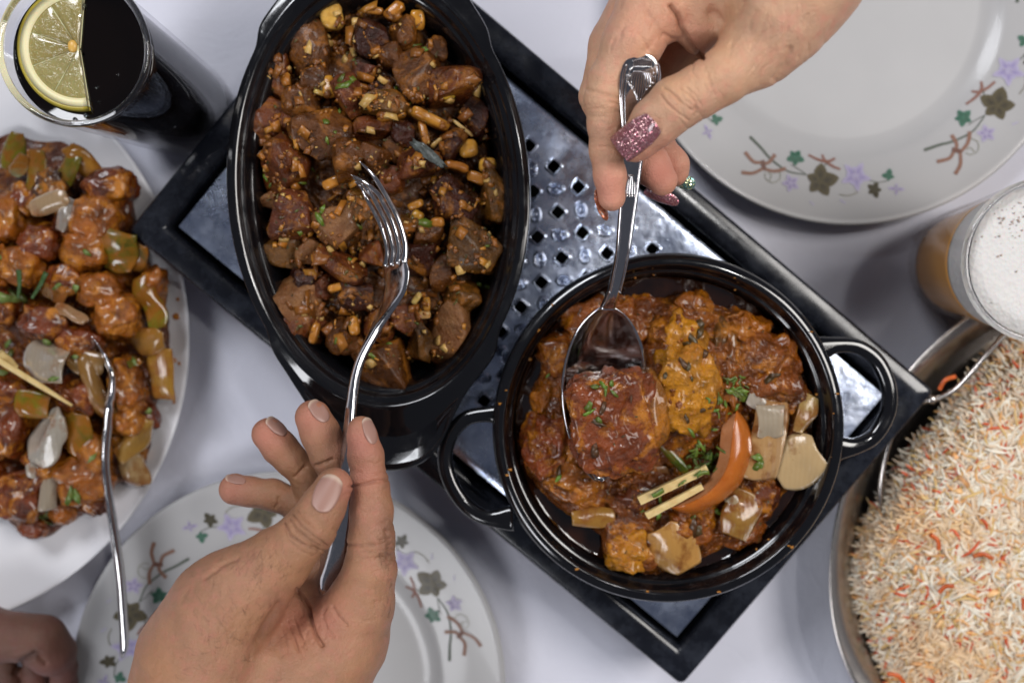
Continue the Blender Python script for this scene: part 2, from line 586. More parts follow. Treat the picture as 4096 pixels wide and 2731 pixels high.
def food(name, patch, pa=0.4, rough=0.35, bs=420, bstr=0.5, dark=0.45, sss=0.05, coat=0.35, psc=90, bdist=0.0012, spot=None, roughvar=0.2, tone=1.0):
    """surface whose main tone is the object's own colour"""
    m = M(name, rough=rough, Subsurface_Weight=sss, Subsurface_Scale=0.004, Coat_Weight=coat * .6, Coat_Roughness=0.08, Specular_IOR_Level=0.3)
    m.b.inputs['Subsurface Radius'].default_value = (1.0, 0.5, 0.25)
    oc = m.mix(1.0, m.objcol(), (tone, tone * .96, tone * .92), 'MULTIPLY'); patch = tuple(x * (.5 + tone * .5) for x in patch)
    c = m.mix(m.ramp(m.noise(psc * 1.3, 5, 0.65), [(0.35, 1.0), (0.62, 0.0)]), oc, m.mix(1.0, oc, (dark, dark * 0.9, dark * 0.8), 'MULTIPLY'))
    c = m.mix(m.ramp(m.noise(psc, 6, 0.7, dist=0.6), [(0.62 - pa * 0.3, 0.0), (0.75 - pa * 0.3, 1.0)]), c, patch)
    if spot:
        c = m.mix(m.ramp(m.noise(psc * 3.2, 3, 0.6), [(0.66, 0.0), (0.70, 1.0)]), c, spot)
    m.set('Base Color', c)
    m.set('Roughness', m.ramp(m.noise(bs * 0.8, 3), [(0.35, max(0.05, rough - roughvar)), (0.65, rough + roughvar)]))
    b1 = m.bump(m.noise(bs, 5, 0.62), bstr, bdist)
    m.bump(m.noise(bs * 3, 2), bstr * 0.5, bdist * 0.35, b1)
    return m.m


MEAT = food('stir_fried_meat', (0.30, 0.105, 0.012), 0.34, 0.34, 420, 0.75, 0.30, 0.02, 0.18, 75, 0.0018, spot=(0.03, 0.035, 0.008), tone=.66)
MEATP = food('pale_cooked_meat', (0.16, 0.055, 0.014), 0.5, 0.42, 340, 0.9, 0.5, 0.04, 0.12, 90, 0.0020, tone=.75)
VEG = food('browned_vegetable', (0.30, 0.11, 0.015), 0.3, 0.3, 300, 0.3, 0.6, 0.15, 0.4, 110, 0.0008)
CURRY = food('curry_sauce', (0.48, 0.165, 0.008), 0.35, 0.22, 300, 0.9, 0.36, 0.03, 0.7, 70, 0.0022, spot=(0.05, 0.035, 0.008), tone=.66)
CHILLI = food('glazed_chilli_chicken', (0.50, 0.18, 0.014), 0.42, 0.2, 240, 0.9, 0.28, 0.03, 0.8, 70, 0.0024, tone=.66)
GREEN = food('glazed_pepper', (0.20, 0.075, 0.008), 0.62, 0.2, 120, 0.2, 0.6, 0.1, 0.7, 60, 0.0008)
HERB = food('chopped_herb', (0.02, 0.045, 0.008), 0.2, 0.5, 500, 0.3, 0.6, 0.05, 0.1, 200, 0.0005)
BURNT = food('charred_leaf', (0.06, 0.07, 0.06), 0.2, 0.35, 500, 0.9, 0.5, 0.0, 0.3, 200, 0.001)
PALEROOT = food('ginger_flesh', (0.50, 0.36, 0.14), 0.2, 0.4, 300, 0.25, 0.85, 0.15, 0.2, 120, 0.0005)
TOMATO = food('tomato_flesh', (0.36, 0.10, 0.02), 0.15, 0.22, 120, 0.12, 0.8, 0.25, 0.5, 60, 0.0005)


def onionmat(name, orange=0.5):
    m = M(name, rough=0.25, Transmission_Weight=0.5, IOR=1.36, Coat_Weight=0.5, Coat_Roughness=0.12)
    oc = m.objcol()
    w = m.n('ShaderNodeTexWave'); w.inputs['Scale'].default_value = 120; w.inputs['Distortion'].default_value = 3.5
    tc = m.n('ShaderNodeTexCoord'); m.lk(tc.outputs['Object'], w.inputs['Vector'])
    c = m.mix(m.math('MULTIPLY', w.outputs['Fac'], 0.12), oc, m.mix(1.0, oc, (0.78, 0.66, 0.48), 'MULTIPLY'))
    c = m.mix(m.ramp(m.noise(70, 5, 0.65), [(0.66 - orange * 0.25, 0.0), (0.78 - orange * 0.2, 1.0)]), c, (0.33, 0.11, 0.018))
    m.set('Base Color', c)
    b = m.bump(w.outputs['Fac'], 0.15, 0.0004)
    m.bump(m.noise(260, 3), 0.25, 0.0008, b)
    return m.m


ONION = onionmat('cooked_onion', 0.75)
ONIONW = onionmat('pale_onion', 0.35)
m = M('chopped_bits', rough=0.35, Subsurface_Weight=0.1, Subsurface_Scale=0.002)
a = m.attr('print'); m.set('Base Color', m.mix(m.math('MULTIPLY', m.noise(500, 3), 0.5), a.outputs['Color'], (0.20, 0.07, 0.012)))
m.bump(m.noise(700, 3), 0.3, 0.0005)
BITS = m.m
m = M('rice_grain', rough=0.38, Subsurface_Weight=0.2, Subsurface_Scale=0.002)
m.b.inputs['Subsurface Radius'].default_value = (1.0, 0.8, 0.6)
a = m.attr('print'); m.set('Base Color', a.outputs['Color'])
RICE = m.m
m = M('rice_bed', (0.42, 0.34, 0.24), 0.6)
m.set('Base Color', m.mix(m.noise(220, 3), (0.60, 0.47, 0.34), (0.70, 0.60, 0.46))); m.bump(m.noise(300, 4), 0.8, 0.002)
RBED = m.m
# liquids and glass
m = M('dark_cola', (0.003, 0.0015, 0.001), 0.03); COLA = m.m
m = M('dark_oil', (0.010, 0.003, 0.0015), 0.05, Coat_Weight=1.0, Coat_Roughness=0.02)
m.set('Base Color', m.ramp(m.noise(45, 4), [(0.4, (0.006, 0.002, 0.001)), (0.72, (0.035, 0.010, 0.003))]))
m.bump(m.noise(55, 2), 0.35, 0.003)
OIL = m.m
m = M('clear_glass', (0.97, 0.98, 0.98), 0.0, Transmission_Weight=1.0, IOR=1.48); GLASS = m.m
m = M('thin_clear_glass', (1, 1, 1), 0.0)
tr = m.n('ShaderNodeBsdfTransparent'); gl = m.n('ShaderNodeBsdfGlossy'); gl.inputs['Roughness'].default_value = 0.02
lw = m.n('ShaderNodeLayerWeight'); lw.inputs['Blend'].default_value = 0.35
m.lk(m.ramp(lw.outputs['Facing'], [(0.5, (0.98, 0.98, 0.98)), (0.93, (0.90, 0.90, 0.91)), (1.0, (0.55, 0.55, 0.57))]), tr.inputs['Color'])
fr_ = m.n('ShaderNodeFresnel'); fr_.inputs['IOR'].default_value = 1.48
mx = m.n('ShaderNodeMixShader'); m.lk(m.math('MINIMUM', m.math('MULTIPLY', fr_.outputs[0], 0.5), 0.15), mx.inputs[0]); m.lk(tr.outputs[0], mx.inputs[1]); m.lk(gl.outputs[0], mx.inputs[2])
m.lk(mx.outputs[0], m.t.nodes['Material Output'].inputs['Surface']); TGLASS = m.m
m = M('amber_beer', (0.62, 0.29, 0.06), 0.2, Transmission_Weight=0.1, IOR=1.34)
BEER = m.m
m = M('beer_foam', (0.70, 0.68, 0.655), 0.6, Subsurface_Weight=0.2, Subsurface_Scale=0.003)
vd = m.voro(420, 'F1', 'Distance')
dots = m.ramp(m.voro(190, 'F1', 'Distance'), [(0.03, 0.6), (0.07, 0.0)])
m.set('Base Color', m.mix(dots, m.mix(m.noise(60, 4), (0.58, 0.56, 0.54), (0.66, 0.64, 0.62)), (0.40, 0.30, 0.24)))
m.bump(m.math('ADD', vd, m.noise(300, 3)), 0.35, 0.0012)
FOAM = m.m
m = M('foam_brown', (0.44, 0.34, 0.28), 0.3, Transmission_Weight=0.1); FOAMB = m.m
m = M('lemon_zest', (0.42, 0.33, 0.04), 0.35); m.bump(m.noise(700, 2), 0.3, 0.0005); ZEST = m.m
m = M('lemon_pith', (0.80, 0.72, 0.42), 0.45, Subsurface_Weight=0.2, Subsurface_Scale=0.003); PITH = m.m
m = M('lemon_pulp', (0.24, 0.20, 0.055), 0.12, Subsurface_Weight=0.25, Subsurface_Scale=0.004, Coat_Weight=0.8, Coat_Roughness=0.05)
a = m.attr('print')
m.set('Base Color', m.mix(m.noise(230, 4, 0.6, dist=0.8), a.outputs['Color'], m.mix(0.5, a.outputs['Color'], (0.42, 0.36, 0.16))))
m.bump(m.noise(330, 3, 0.6, dist=1.0), 0.6, 0.0012)
PULP = m.m
m = M('lemon_seed', (0.62, 0.36, 0.08), 0.35); SEED = m.m
m = M('dark_hair', (0.018, 0.012, 0.010), 0.5); HAIR = m.m
m = M('wet_smear', (0.42, 0.15, 0.02), 0.2, Coat_Weight=0.5); SMEAR = m.m

# ------------------------------------------------------------------ the table
g = 60
xs = np.linspace(-0.75, 0.75, g); ys = np.linspace(-0.6, 0.6, g)
X, Y = np.meshgrid(xs, ys, indexing='ij')
Z = 0.0022 * perlin(np.stack([X.ravel() * 5, Y.ravel() * 5, X.ravel() * 0], 1)) - 0.0016
tag(obj('tablecloth', np.stack([X.ravel(), Y.ravel(), Z], 1), grid_faces(g, g), CLOTH, loc=(0, 0, 0)), kind='structure')

PLZ = [(0, .0035), (.078, .0035), (.086, .0048), (.0905, .0085), (.095, .0105), (.112, .0140), (.128, .0178), (.1305, .0186)]
PLB = [(.1318, .0182), (.1312, .0168), (.126, .0152), (.10, .0085), (.085, .0035), (.070, .0015), (.062, .0005), (.058, .0006), (.04, .0012), (0.001, .0012)]


def pz(r):
    return float(np.interp(r, [a for a, b in PLZ], [b for a, b in PLZ]))


class Print:
    def __init__(s): s.v = []; s.f = []; s.c = []

    def poly(s, pts, colr, mid=None, cm=None):
        n = len(s.v); pts = [tuple(p) for p in pts]
        m_ = mid or (sum(p[0] for p in pts) / len(pts), sum(p[1] for p in pts) / len(pts))
        s.v.append(m_); s.c.append(cm or colr)
        for p in pts: s.v.append(p); s.c.append(colr)
        k = len(pts)
        for i in range(k): s.f.append((n, n + 1 + (i + 1) % k, n + 1 + i))

    def stroke(s, pts, w0, w1, colr, nn=None):
        q = catmull(np.array([(a, b, 0) for a, b in pts]), nn or max(6, len(pts) * 4))[:, :2]
        t = np.gradient(q, axis=0); t /= np.linalg.norm(t, axis=1)[:, None] + 1e-9
        nr = np.stack([-t[:, 1], t[:, 0]], 1); w = np.linspace(w0, w1, len(q))[:, None] / 2
        n = len(s.v); k = len(q)
        for a in np.concatenate([q + nr * w, q - nr * w]): s.v.append(tuple(a)); s.c.append(colr)
        for i in range(k - 1): s.f.append((n + i, n + i + 1, n + k + i + 1, n + k + i))

    def petals(s, c, size, ang, n, colr, cm, wide=0.36, spread=360, lens=None):
        for i in range(n):
            a = math.radians(ang + (i - (n - 1) / 2) * spread / n if spread < 360 else ang + i * 360 / n)
            L = size * (lens[i] if lens else 1)
            u = (math.cos(a), math.sin(a)); w = (-u[1], u[0])
            pts = []
            for t, h in ((0, .06), (.25, .7), (.5, 1.0), (.72, .72), (.86, .45), (1.0, .0), (.86, -.45), (.72, -.72), (.5, -1.0), (.25, -.7), (0, -.06)):
                pts.append((c[0] + u[0] * t * L + w[0] * h * wide * L * 0.98, c[1] + u[1] * t * L + w[1] * h * wide * L * 0.98))
            s.poly(pts, colr, (c[0] + u[0] * L * .3, c[1] + u[1] * L * .3), cm)


def lobed(pr, c, size, ang, n, colr, cm, wide, lens):
    for i in range(n):
        a = math.radians(ang + i * 360 / n); L = size * lens[i % len(lens)]
        b = (c[0] + math.cos(a) * L * .42, c[1] + math.sin(a) * L * .42)
        for sd in (-38, 38): pr.petals(b, L * .42, math.degrees(a) + sd, 1, colr, cm, .42)
        pr.petals(c, L, math.degrees(a), 1, colr, cm, wide)


def Q(x, y):                                      # close-up pixels -> photo pixels relative to the plate centre
    return (2900 + x * 0.5956 - 3413, y * 0.5956 + 3)


pr = Print()
OL, OLD = (0.045, 0.036, 0.009), (0.016, 0.011, 0.004)
CO, COD = (0.20, 0.095, 0.062), (0.12, 0.05, 0.035)
GR, GRD = (0.03, 0.13, 0.085), (0.02, 0.06, 0.035)
LI, LID = (0.37, 0.34, 0.45), (0.17, 0.13, 0.26)
pr.stroke([Q(205, 885), Q(280, 960), Q(330, 1020), Q(400, 1080), Q(470, 1120), Q(580, 1140)], 12, 4, (0.06, 0.075, 0.055))
pr.stroke([Q(680, 1150), Q(700, 1090), Q(730, 1060)], 3, 4, (0.06, 0.075, 0.055))
pr.stroke([Q(480, 1070), Q(530, 1100), Q(580, 1135)], 3, 3, (0.06, 0.075, 0.055))
pr.stroke([Q(980, 1170), Q(1060, 1190), Q(1130, 1180)], 3, 3, (0.06, 0.075, 0.055))
pr.stroke([Q(800, 1272), Q(860, 1280), Q(920, 1255), Q(942, 1195)], 3, 3, (0.15, 0.14, 0.08))
pr.stroke([Q(300, 1130), Q(305, 1170), Q(350, 1195), Q(400, 1170), Q(405, 1120)], 2.5, 2.5, (0.17, 0.17, 0.10))
pr.stroke([Q(330, 1180), Q(345, 1140), Q(320, 1130)], 2.5, 2.5, (0.17, 0.17, 0.10))
for a_, b_ in (((280, 1060), (168, 990)), ((280, 1060), (375, 1003)), ((290, 1100), (140, 1128)), ((290, 1100), (445, 1098))):
    mx, my = (a_[0] + b_[0]) / 2, (a_[1] + b_[1]) / 2 + (18 if b_[1] > 1050 else 28)
    pr.stroke([Q(*a_), Q(mx, my), Q(*b_)], 12, 15, CO)
pr.stroke([Q(282, 1045), Q(292, 1075), Q(295, 1108)], 20, 18, COD)
for b_ in ((605, 1003), (785, 1025), (815, 1102), (700, 1000)):
    pr.stroke([Q(718, 1050), Q((718 + b_[0]) / 2, (1050 + b_[1]) / 2 + 6), Q(*b_)], 12, 9, (0.20, 0.085, 0.06))
lobed(pr, Q(512, 1022), 40, 20, 5, GR, GRD, 0.36, [1, .85, .95, .8, .9])
pr.petals(Q(915, 1148), 64, 12, 5, LI, (0.20, 0.16, 0.34), 0.25)
pr.petals(Q(915, 1148), 40, 48, 5, (0.38, 0.35, 0.52), LID, 0.25)
pr.petals(Q(918, 1158), 14, 0, 5, LID, LID, 0.5)
pr.petals(Q(475, 1197), 38, 35, 5, LI, LID, 0.32)
pr.petals(Q(1180, 1235), 34, 5, 4, LI, LID, 0.25, lens=[1, .8, 1, .7])
LB = (0.075, 0.058, 0.022)
lobed(pr, Q(672, 1182), 80, 62, 5, LB, OLD, 0.38, [0.84, 0.74, .70, .92, 1.0])
for k_ in range(5):
    a_ = math.radians(62 + 72 * k_); c_ = Q(672, 1182); pr.stroke([c_, (c_[0] + math.cos(a_) * 48, c_[1] + math.sin(a_) * 48)], 4, 1.4, OLD)
lobed(pr, Q(1035, 1240), 36, 75, 5, OL, OLD, 0.34, [1, .8, .9, .95, .8])
pr.petals(Q(1135, 1150), 32, -80, 4, GR, GRD, 0.4, lens=[1, .7, .6, .9])
for c_, r_ in ((Q(820, 1320), 14), (Q(610, 1330), 12)):
    pr.petals(c_, r_, 40, 2, (0.4, 0.37, 0.52), LI, 0.3)
PVERT = np.array(pr.v)


def dinner_plate(fx, fy, label, angs, rot=0):
    c = P(fx, fy, .016); c[2] = 0
    root = thing('dinner_plate', c, label, 'plate', 'dinner plates with printed ivy rims')
    v, f = lathe(PLZ + PLB, (c[0], c[1]), 192)
    obj('plate_body', v, f, PORC, root)
    s = S(.016)
    for a in angs:
        t = math.radians(a)
        x, y = PVERT[:, 0] * s, -PVERT[:, 1] * s
        xr = x * math.cos(t) - y * math.sin(t); yr = x * math.sin(t) + y * math.cos(t)
        r = np.hypot(xr, yr)
        z = np.array([pz(q) for q in r]) + 0.00035
        vv = np.stack([xr + c[0], yr + c[1], z], 1)
        obj('ivy_motif', vv, [tuple(q[::-1]) for q in pr.f], PRINT, root, smooth=False,
            attr={'print': np.concatenate([np.array(pr.c), np.ones((len(pr.c), 1))], 1)})
    return root


dinner_plate(3413, -3, 'ivory flower rimmed dinner plate behind the hand with glitter nails', [0, 64, -62, 126, 186, 248])
dinner_plate(1158, 2737, 'ivory flower rimmed dinner plate under the hand with bare nails', [134, 73, 197, -105, -45, 12])

# white platter
wc = PU(-262, 765, .022); WR = 700 * K * S(.024)
prof = [(0, .006), (WR * .60, .006), (WR * .70, .008), (WR * .80, .0135), (WR * .93, .0205), (WR * .985, .0225), (WR, .0240), (WR * 1.003, .0232), (WR * .99, .0205),
        (WR * .80, .0105), (WR * .62, .003), (WR * .55, .0005), (.01, .0005)]
v, f = lathe(prof, wc, 220)
tag(obj('serving_platter', v, f, WPORC), 'large plain white platter holding glazed chilli chicken, cut by the left edge', 'platter')

# ------------------------------------------------------------------ food warmer
TZ = 0.050
cL, cB, cR = PU(290, 530, TZ), PU(1567, 1577, TZ), PU(2140, 890, TZ)
e1 = (cB - cL); LEN = np.linalg.norm(e1); e1 /= LEN
e2 = np.array([-e1[1], e1[0], 0]); WID = float((cR - cB) @ e2)
print('tray', LEN, WID, 'skew', float((cR - cB) @ e1))
cenT = cL + e1 * LEN / 2 + e2 * WID / 2


def TR(s, t, z):
    s, t, z = np.broadcast_arrays(np.asarray(s, float), np.asarray(t, float), np.asarray(z, float))
    return cL[None] * [1, 1, 0] + s.ravel()[:, None] * e1 + t.ravel()[:, None] * e2 + z.ravel()[:, None] * np.array([0, 0, 1])


def rrect(s0, s1, t0, t1, z, r, k=6):
    pts = []
    for cx, cy, a0 in ((s1 - r, t1 - r, 0), (s0 + r, t1 - r, 90), (s0 + r, t0 + r, 180), (s1 - r, t0 + r, 270)):
        for i in range(k):
            a = math.radians(a0 + 90 * i / (k - 1)); pts.append((cx + r * math.cos(a), cy + r * math.sin(a)))
    pts = np.array(pts)
    return TR(pts[:, 0], pts[:, 1], z)


warm = thing('food_warmer', (cenT[0], cenT[1], 0), 'black rectangular food warmer with perforated stainless top under both black pans', 'food warmer')
fr = []
W0 = .0165
for off, z, r in ((0.001, .012, .004), (0, .016, .004), (0, .047, .004), (.0008, .0492, .0035), (.0024, .0500, .003), (.0120, .0500, .002), (.0145, .0494, .002), (.0158, .0478, .002), (W0, .044, .0015), (W0, .020, .0015)):
    fr.append(rrect(off, LEN - off, off, WID - off, z, max(r, .0012)))
v, f = rings(fr, False, False)
obj('frame', v, f, BPAINT, warm)
v, f = rings([rrect(.004, LEN - .004, .004, WID - .004, .014, .003), rrect(.004, LEN - .004, .004, WID - .004, .018, .003)])
obj('base_tray', v, f, WELL, warm, smooth=False)
for s_, t_ in ((.02, .02), (LEN - .02, .02), (.02, WID - .02), (LEN - .02, WID - .02)):
    q = TR(s_, t_, 0)[0]
    v, f = lathe([(.007, 0.0008), (.008, .002), (.008, .010), (.006, .014)], q, 20)
    obj('foot', v, f, BPAINT, warm)

# perforated top: cells with a square hole or an embossed oval
p0 = P(2215, 667, .046) - cL; s0_, t0_ = float(p0 @ e1), float(p0 @ e2)
a_ = P(2215 + 98.3, 667 + 83.4, .046) - cL; PIT = float(np.hypot(a_ @ e1 - s0_, a_ @ e2 - t0_)); print('pitch', PIT)
G0 = W0 + .0032
sA, sB, tA, tB = G0, LEN - G0, G0, WID - G0
PZ = .0462
HP = PIT / 2                                       # cell size: holes and ovals alternate like a chessboard turned by 45 degrees
TV, TF = [], []


def addm(v, f):
    n = sum(len(a) for a in TV); TV.append(v); TF.extend([tuple(int(i) + n for i in q) for q in f])


def squarering(hs, ht, r, n=32, power=None):
    out = []
    for i in range(n):
        a = 2 * math.pi * (i + 0.5) / n; c, s = math.cos(a), math.sin(a)
        if power: m_ = (abs(c) ** power + abs(s) ** power) ** (-1 / power)
        else: m_ = 1
        out.append((c * m_ * hs, s * m_ * ht))
    return np.array(out)


def warmz(s, t):
    """slight pressed bevel along the panel border"""
    d = np.minimum(np.minimum(s - sA, sB - s), np.minimum(t - tA, tB - t))
    return PZ - 0.0012 * np.clip(1 - d / .0022, 0, 1) ** 2


# lattice of holes at (s0+i*PIT, t0+j*PIT); ovals sit at the half positions
i_lo = int(math.ceil((sA + .052 - s0_) / PIT)); i_hi = int((sB - .050 - s0_) / PIT)
j_lo = int(math.ceil((tA + .020 - t0_) / PIT)); j_hi = int((tB - .020 - t0_) / PIT)
cells = {}
C2 = PIT / 2
gs0, gs1 = s0_ + (i_lo - .5) * PIT, s0_ + (i_hi + .5) * PIT
gt0, gt1 = t0_ + (j_lo - .5) * PIT, t0_ + (j_hi + .5) * PIT
# every PIT x PIT cell centred on a hole: its corner points carry the ovals, so use diamonds (rotated squares) as cells
nb = 8


def diamond(cs, ct, k=nb):
    cor = [(cs + C2, ct), (cs, ct + C2), (cs - C2, ct), (cs, ct - C2)]
    out = []
    for a in range(4):
        p, q = cor[a], cor[(a + 1) % 4]
        for i in range(k): out.append((p[0] + (q[0] - p[0]) * i / k, p[1] + (q[1] - p[1]) * i / k))
    return np.array(out)


def hole_cell(cs, ct):
    o = diamond(cs, ct); n = len(o)
    a = np.arctan2(o[:, 1] - ct, o[:, 0] - cs); c, s = np.cos(a), np.sin(a)
    m_ = (np.abs(c) ** 7 + np.abs(s) ** 7) ** (-1 / 7)
    hr = PIT * 0.155
    rl = [TR(o[:, 0], o[:, 1], PZ)]
    for k_, z in ((1.62, 0), (1.52, 0), (1.40, .0004), (1.24, .0009), (1.10, .0007), (1.01, .0002), (1.0, -.0012)):
        rl.append(TR(cs + c * m_ * hr * k_, ct + s * m_ * hr * k_, PZ + z))
    v, f = rings(rl, False, False); addm(v, f)


def oval_cell(cs, ct, flip):
    o = diamond(cs, ct)
    a = np.arctan2(o[:, 1] - ct, o[:, 0] - cs) + (math.pi / 4 if flip else -math.pi / 4)
    c, s = np.cos(a), np.sin(a)
    ro = (PIT * .27, PIT * .19)
    b = math.pi / 4 if flip else -math.pi / 4
    rl = [TR(o[:, 0], o[:, 1], PZ)]
    for k_, z in ((1.12, 0), (1.03, 0), (.90, .0009), (.78, .0014), (.64, .0006), (.50, -.0009), (.38, -.0004), (.24, .0010), (.10, .0013), (.03, .0013)):
        x, y = ro[0] * c * k_, ro[1] * s * k_
        xs_, ys_ = x * math.cos(-b) - y * math.sin(-b), x * math.sin(-b) + y * math.cos(-b)
        rl.append(TR(cs + xs_, ct + ys_, PZ + z))
    v, f = rings(rl, False, True); addm(v, f)


for i in range(i_lo, i_hi + 1):
    for j in range(j_lo, j_hi + 1):
        hole_cell(s0_ + i * PIT, t0_ + j * PIT)
for i in range(i_lo, i_hi):
    for j in range(j_lo, j_hi):
        oval_cell(s0_ + (i + .5) * PIT, t0_ + (j + .5) * PIT, (i + j) % 2 == 0)
# flat half diamonds round the border of the pattern, then the plain margin
for i in range(i_lo, i_hi):
    cs = s0_ + (i + .5) * PIT
    for ct, d in ((t0_ + j_lo * PIT, -1), (t0_ + j_hi * PIT, 1)):
        addm(TR([cs - C2, cs + C2, cs], [ct, ct, ct + C2 * -d], PZ) if False else TR([cs - C2, cs + C2, cs], [ct + d * C2, ct + d * C2, ct], PZ), [(0, 1, 2) if d < 0 else (0, 2, 1)])
for j in range(j_lo, j_hi):
    ct = t0_ + (j + .5) * PIT
    for cs, d in ((s0_ + i_lo * PIT, -1), (s0_ + i_hi * PIT, 1)):
        addm(TR([cs + d * C2, cs + d * C2, cs], [ct - C2, ct + C2, ct], PZ), [(0, 2, 1) if d < 0 else (0, 1, 2)])
for cs, d1 in ((s0_ + i_lo * PIT, -1), (s0_ + i_hi * PIT, 1)):
    for ct, d2 in ((t0_ + j_lo * PIT, -1), (t0_ + j_hi * PIT, 1)):
        addm(TR([cs + d1 * C2, cs + d1 * C2, cs], [ct, ct + d2 * C2, ct + d2 * C2], PZ), [(0, 1, 2) if d1 * d2 < 0 else (0, 2, 1)])


def rc(s0, s1, t0, t1):
    n = 10
    rl = []
    for u in np.linspace(s0, s1, n):
        tt = np.linspace(t0, t1, n); rl.append(TR(np.full(n, u), tt, warmz(np.full(n, u), tt)))
    v = np.concatenate(rl); addm(v, grid_faces(n, n))


# exact strips: pattern rectangle edges gs0..gs1 / gt0..gt1
rc(sA, gs0, tA, tB); rc(gs1, sB, tA, tB); rc(gs0, gs1, tA, gt0); rc(gs0, gs1, gt1, tB)
v = np.concatenate(TV)
obj('perforated_top', v, TF, STEEL, warm, smooth=True)
v, f = rings([rrect(sA, sB, tA, tB, PZ - .0013, .001), rrect(sA, sB, tA, tB, PZ - .006, .001)], False, False)
obj('top_lip', v, f, STEEL, warm)

# ------------------------------------------------------------------ round pan with two loop handles
RZ = .098
rc_ = PU(1537, 988, RZ); rs = K * S(RZ)
R0 = 409 * rs
prof = [(0.0005, .0575), (R0 * .66, .0575), (R0 * .78, .060), (R0 * .845, .068), (R0 * .872, .080), (R0 * .884, .0885), (R0 * .892, .0905), (R0 * .902, .0905),
        (R0 * .912, .0915), (R0 * .920, .0945), (R0 * .928, .0970), (R0 * .936, .0981), (R0 * .945, .09835), (R0 * .965, .0980), (R0 * .985, .0972), (R0 * .994, .0962), (R0, .0945), (R0, .0915),
        (R0 * .993, .0900), (R0 * .955, .0885), (R0 * .93, .080), (R0 * .90, .065), (R0 * .86, .055), (R0 * .80, .0508), (R0 * .30, .0508), (.0005, .0508)]
v, f = lathe(prof, rc_, 200)
rpan = thing('round_pan', (rc_[0], rc_[1], .0508), 'round glossy black pan with two loop handles holding the tomato curry', 'pan')
obj('pan_body', v, f, ENAMEL, rpan)
for pts in ([(1165, 955), (1120, 952), (1072, 962), (1035, 1000), (1021, 1055), (1036, 1115), (1072, 1165), (1120, 1190), (1180, 1190)],
            [(1878, 803), (1925, 793), (1975, 798), (2020, 830), (2046, 885), (2046, 945), (2015, 1000), (1970, 1025), (1915, 1030)]):
    q = catmull([PU(a, b, .0905) for a, b in pts], 60)
    tt = np.linspace(0, 1, 60)
    q[:, 2] = .0895 - .003 * np.sin(tt * math.pi)
    fl = 1 + 0.7 * np.exp(-(tt / .08) ** 2) + 0.7 * np.exp(-((1 - tt) / .08) ** 2)
    d_ = np.stack([q[:, 0] - q[:, 0].mean(), q[:, 1] - q[:, 1].mean(), q[:, 0] * 0], 1)
    t_ = np.gradient(q, axis=0); w_ = np.cross(t_, [0, 0, 1])
    v, f = sweep(q, w_, .0041 * fl, .0036, 20, 2.4)
    obj('handle', v, f, ENAMEL, rpan)

# ------------------------------------------------------------------ oval eared pan
OZ = .098
oc = PU(868, 437, OZ); us = K * S(OZ)
N = 288
th = np.linspace(0, 2 * math.pi, N, endpoint=False)
ROT = math.radians(3.0)


def ell(a, b, t):
    c, s = np.cos(t - ROT), np.sin(t - ROT)
    return 1 / np.sqrt((c / a) ** 2 + (s / b) ** 2)


outer = ell(348, 505, th)
ear_pts = [(282, -353), (240, -415), (200, -462), (168, -520), (140, -590), (95, -635), (30, -650), (-50, -640), (-110, -600), (-140, -550), (-172, -490), (-215, -423), (-262, -343)]
ea = np.array([(math.atan2(y, x) % (2 * math.pi), math.hypot(x, y)) for x, y in ear_pts]); ea = ea[ea[:, 0].argsort()]
for shift in (0, math.pi):
    aa = (ea[:, 0] + shift) % (2 * math.pi); o_ = aa.argsort(); aa = aa[o_]; rr = ea[o_, 1]
    inside = (th >= aa[0]) & (th <= aa[-1])
    e_ = np.interp(th, aa, rr)
    outer = np.where(inside, np.maximum(outer, e_), outer)
k_ = np.exp(-np.linspace(-2, 2, 9) ** 2); k_ /= k_.sum()
outer = np.convolve(np.concatenate([outer[-4:], outer, outer[:4]]), k_, 'valid')
opening = ell(300, 470, th)
ext = (outer - opening)


def oring(r, z):
    z = np.broadcast_to(z, th.shape)
    return np.stack([oc[0] + r * us * np.cos(th), oc[1] + r * us * np.sin(th), z], 1)


earw = np.clip((ext - 60) / 90, 0, 1)
rl = [oring(ell(1, 2, th) * 0.5, .0585), oring(ell(150, 300, th), .0585), oring(ell(225, 385, th), .0585), oring(ell(252, 418, th), .062), oring(ell(270, 438, th), .070), oring(ell(281, 450, th), .082),
      oring(ell(288, 457, th), .0885), oring(opening - 6, .0902), oring(opening, .0906), oring(opening + 3, .0925), oring(opening + 8, .0942), oring(opening + 14, .0948), oring(opening + 20, .0962),
      oring(opening + 24, .0972), oring(opening + 30, .0976), oring(opening + 36, .0972 - .0005 * earw)]
base = opening + 36
for fr_, z, ze in ((.25, .0970, .0945), (.5, .0968, .0905), (.72, .0966, .0915), (.88, .0962, .0945), (.96, .0952, .0952), (1.0, .0938, .0940), (.985, .0925, .0922)):
    rl.append(oring(base + (outer - base) * fr_, z + (ze - z) * earw))
for r_, z in ((opening + 12, .0900), (ell(285, 455, th), .078), (ell(262, 430, th), .060), (ell(230, 395, th), .0512), (ell(100, 200, th), .0512)):
    rl.append(oring(r_, z))
v, f = rings(rl, True, True)
opan = tag(obj('oval_pan', v, f, ENAMEL), 'deep oval black pan with ear handles, full of dark stir fried meat', 'pan')

# ------------------------------------------------------------------ stir fried meat
RB, BR, DP, PP, OB, PL = (.20, .050, .010), (.175, .058, .009), (.080, .022, .012), (.21, .058, .024), (.19, .080, .012), (.32, .15, .055)
YE, OR = (.60, .36, .07), (.46, .19, .03)
MG = 'chunks of stir fried meat in the oval pan'


def A_(x, y): return (960 + x * .4975, y * .4975)
def B_(x, y): return (960 + x * .4975, 780 + y * .4975)


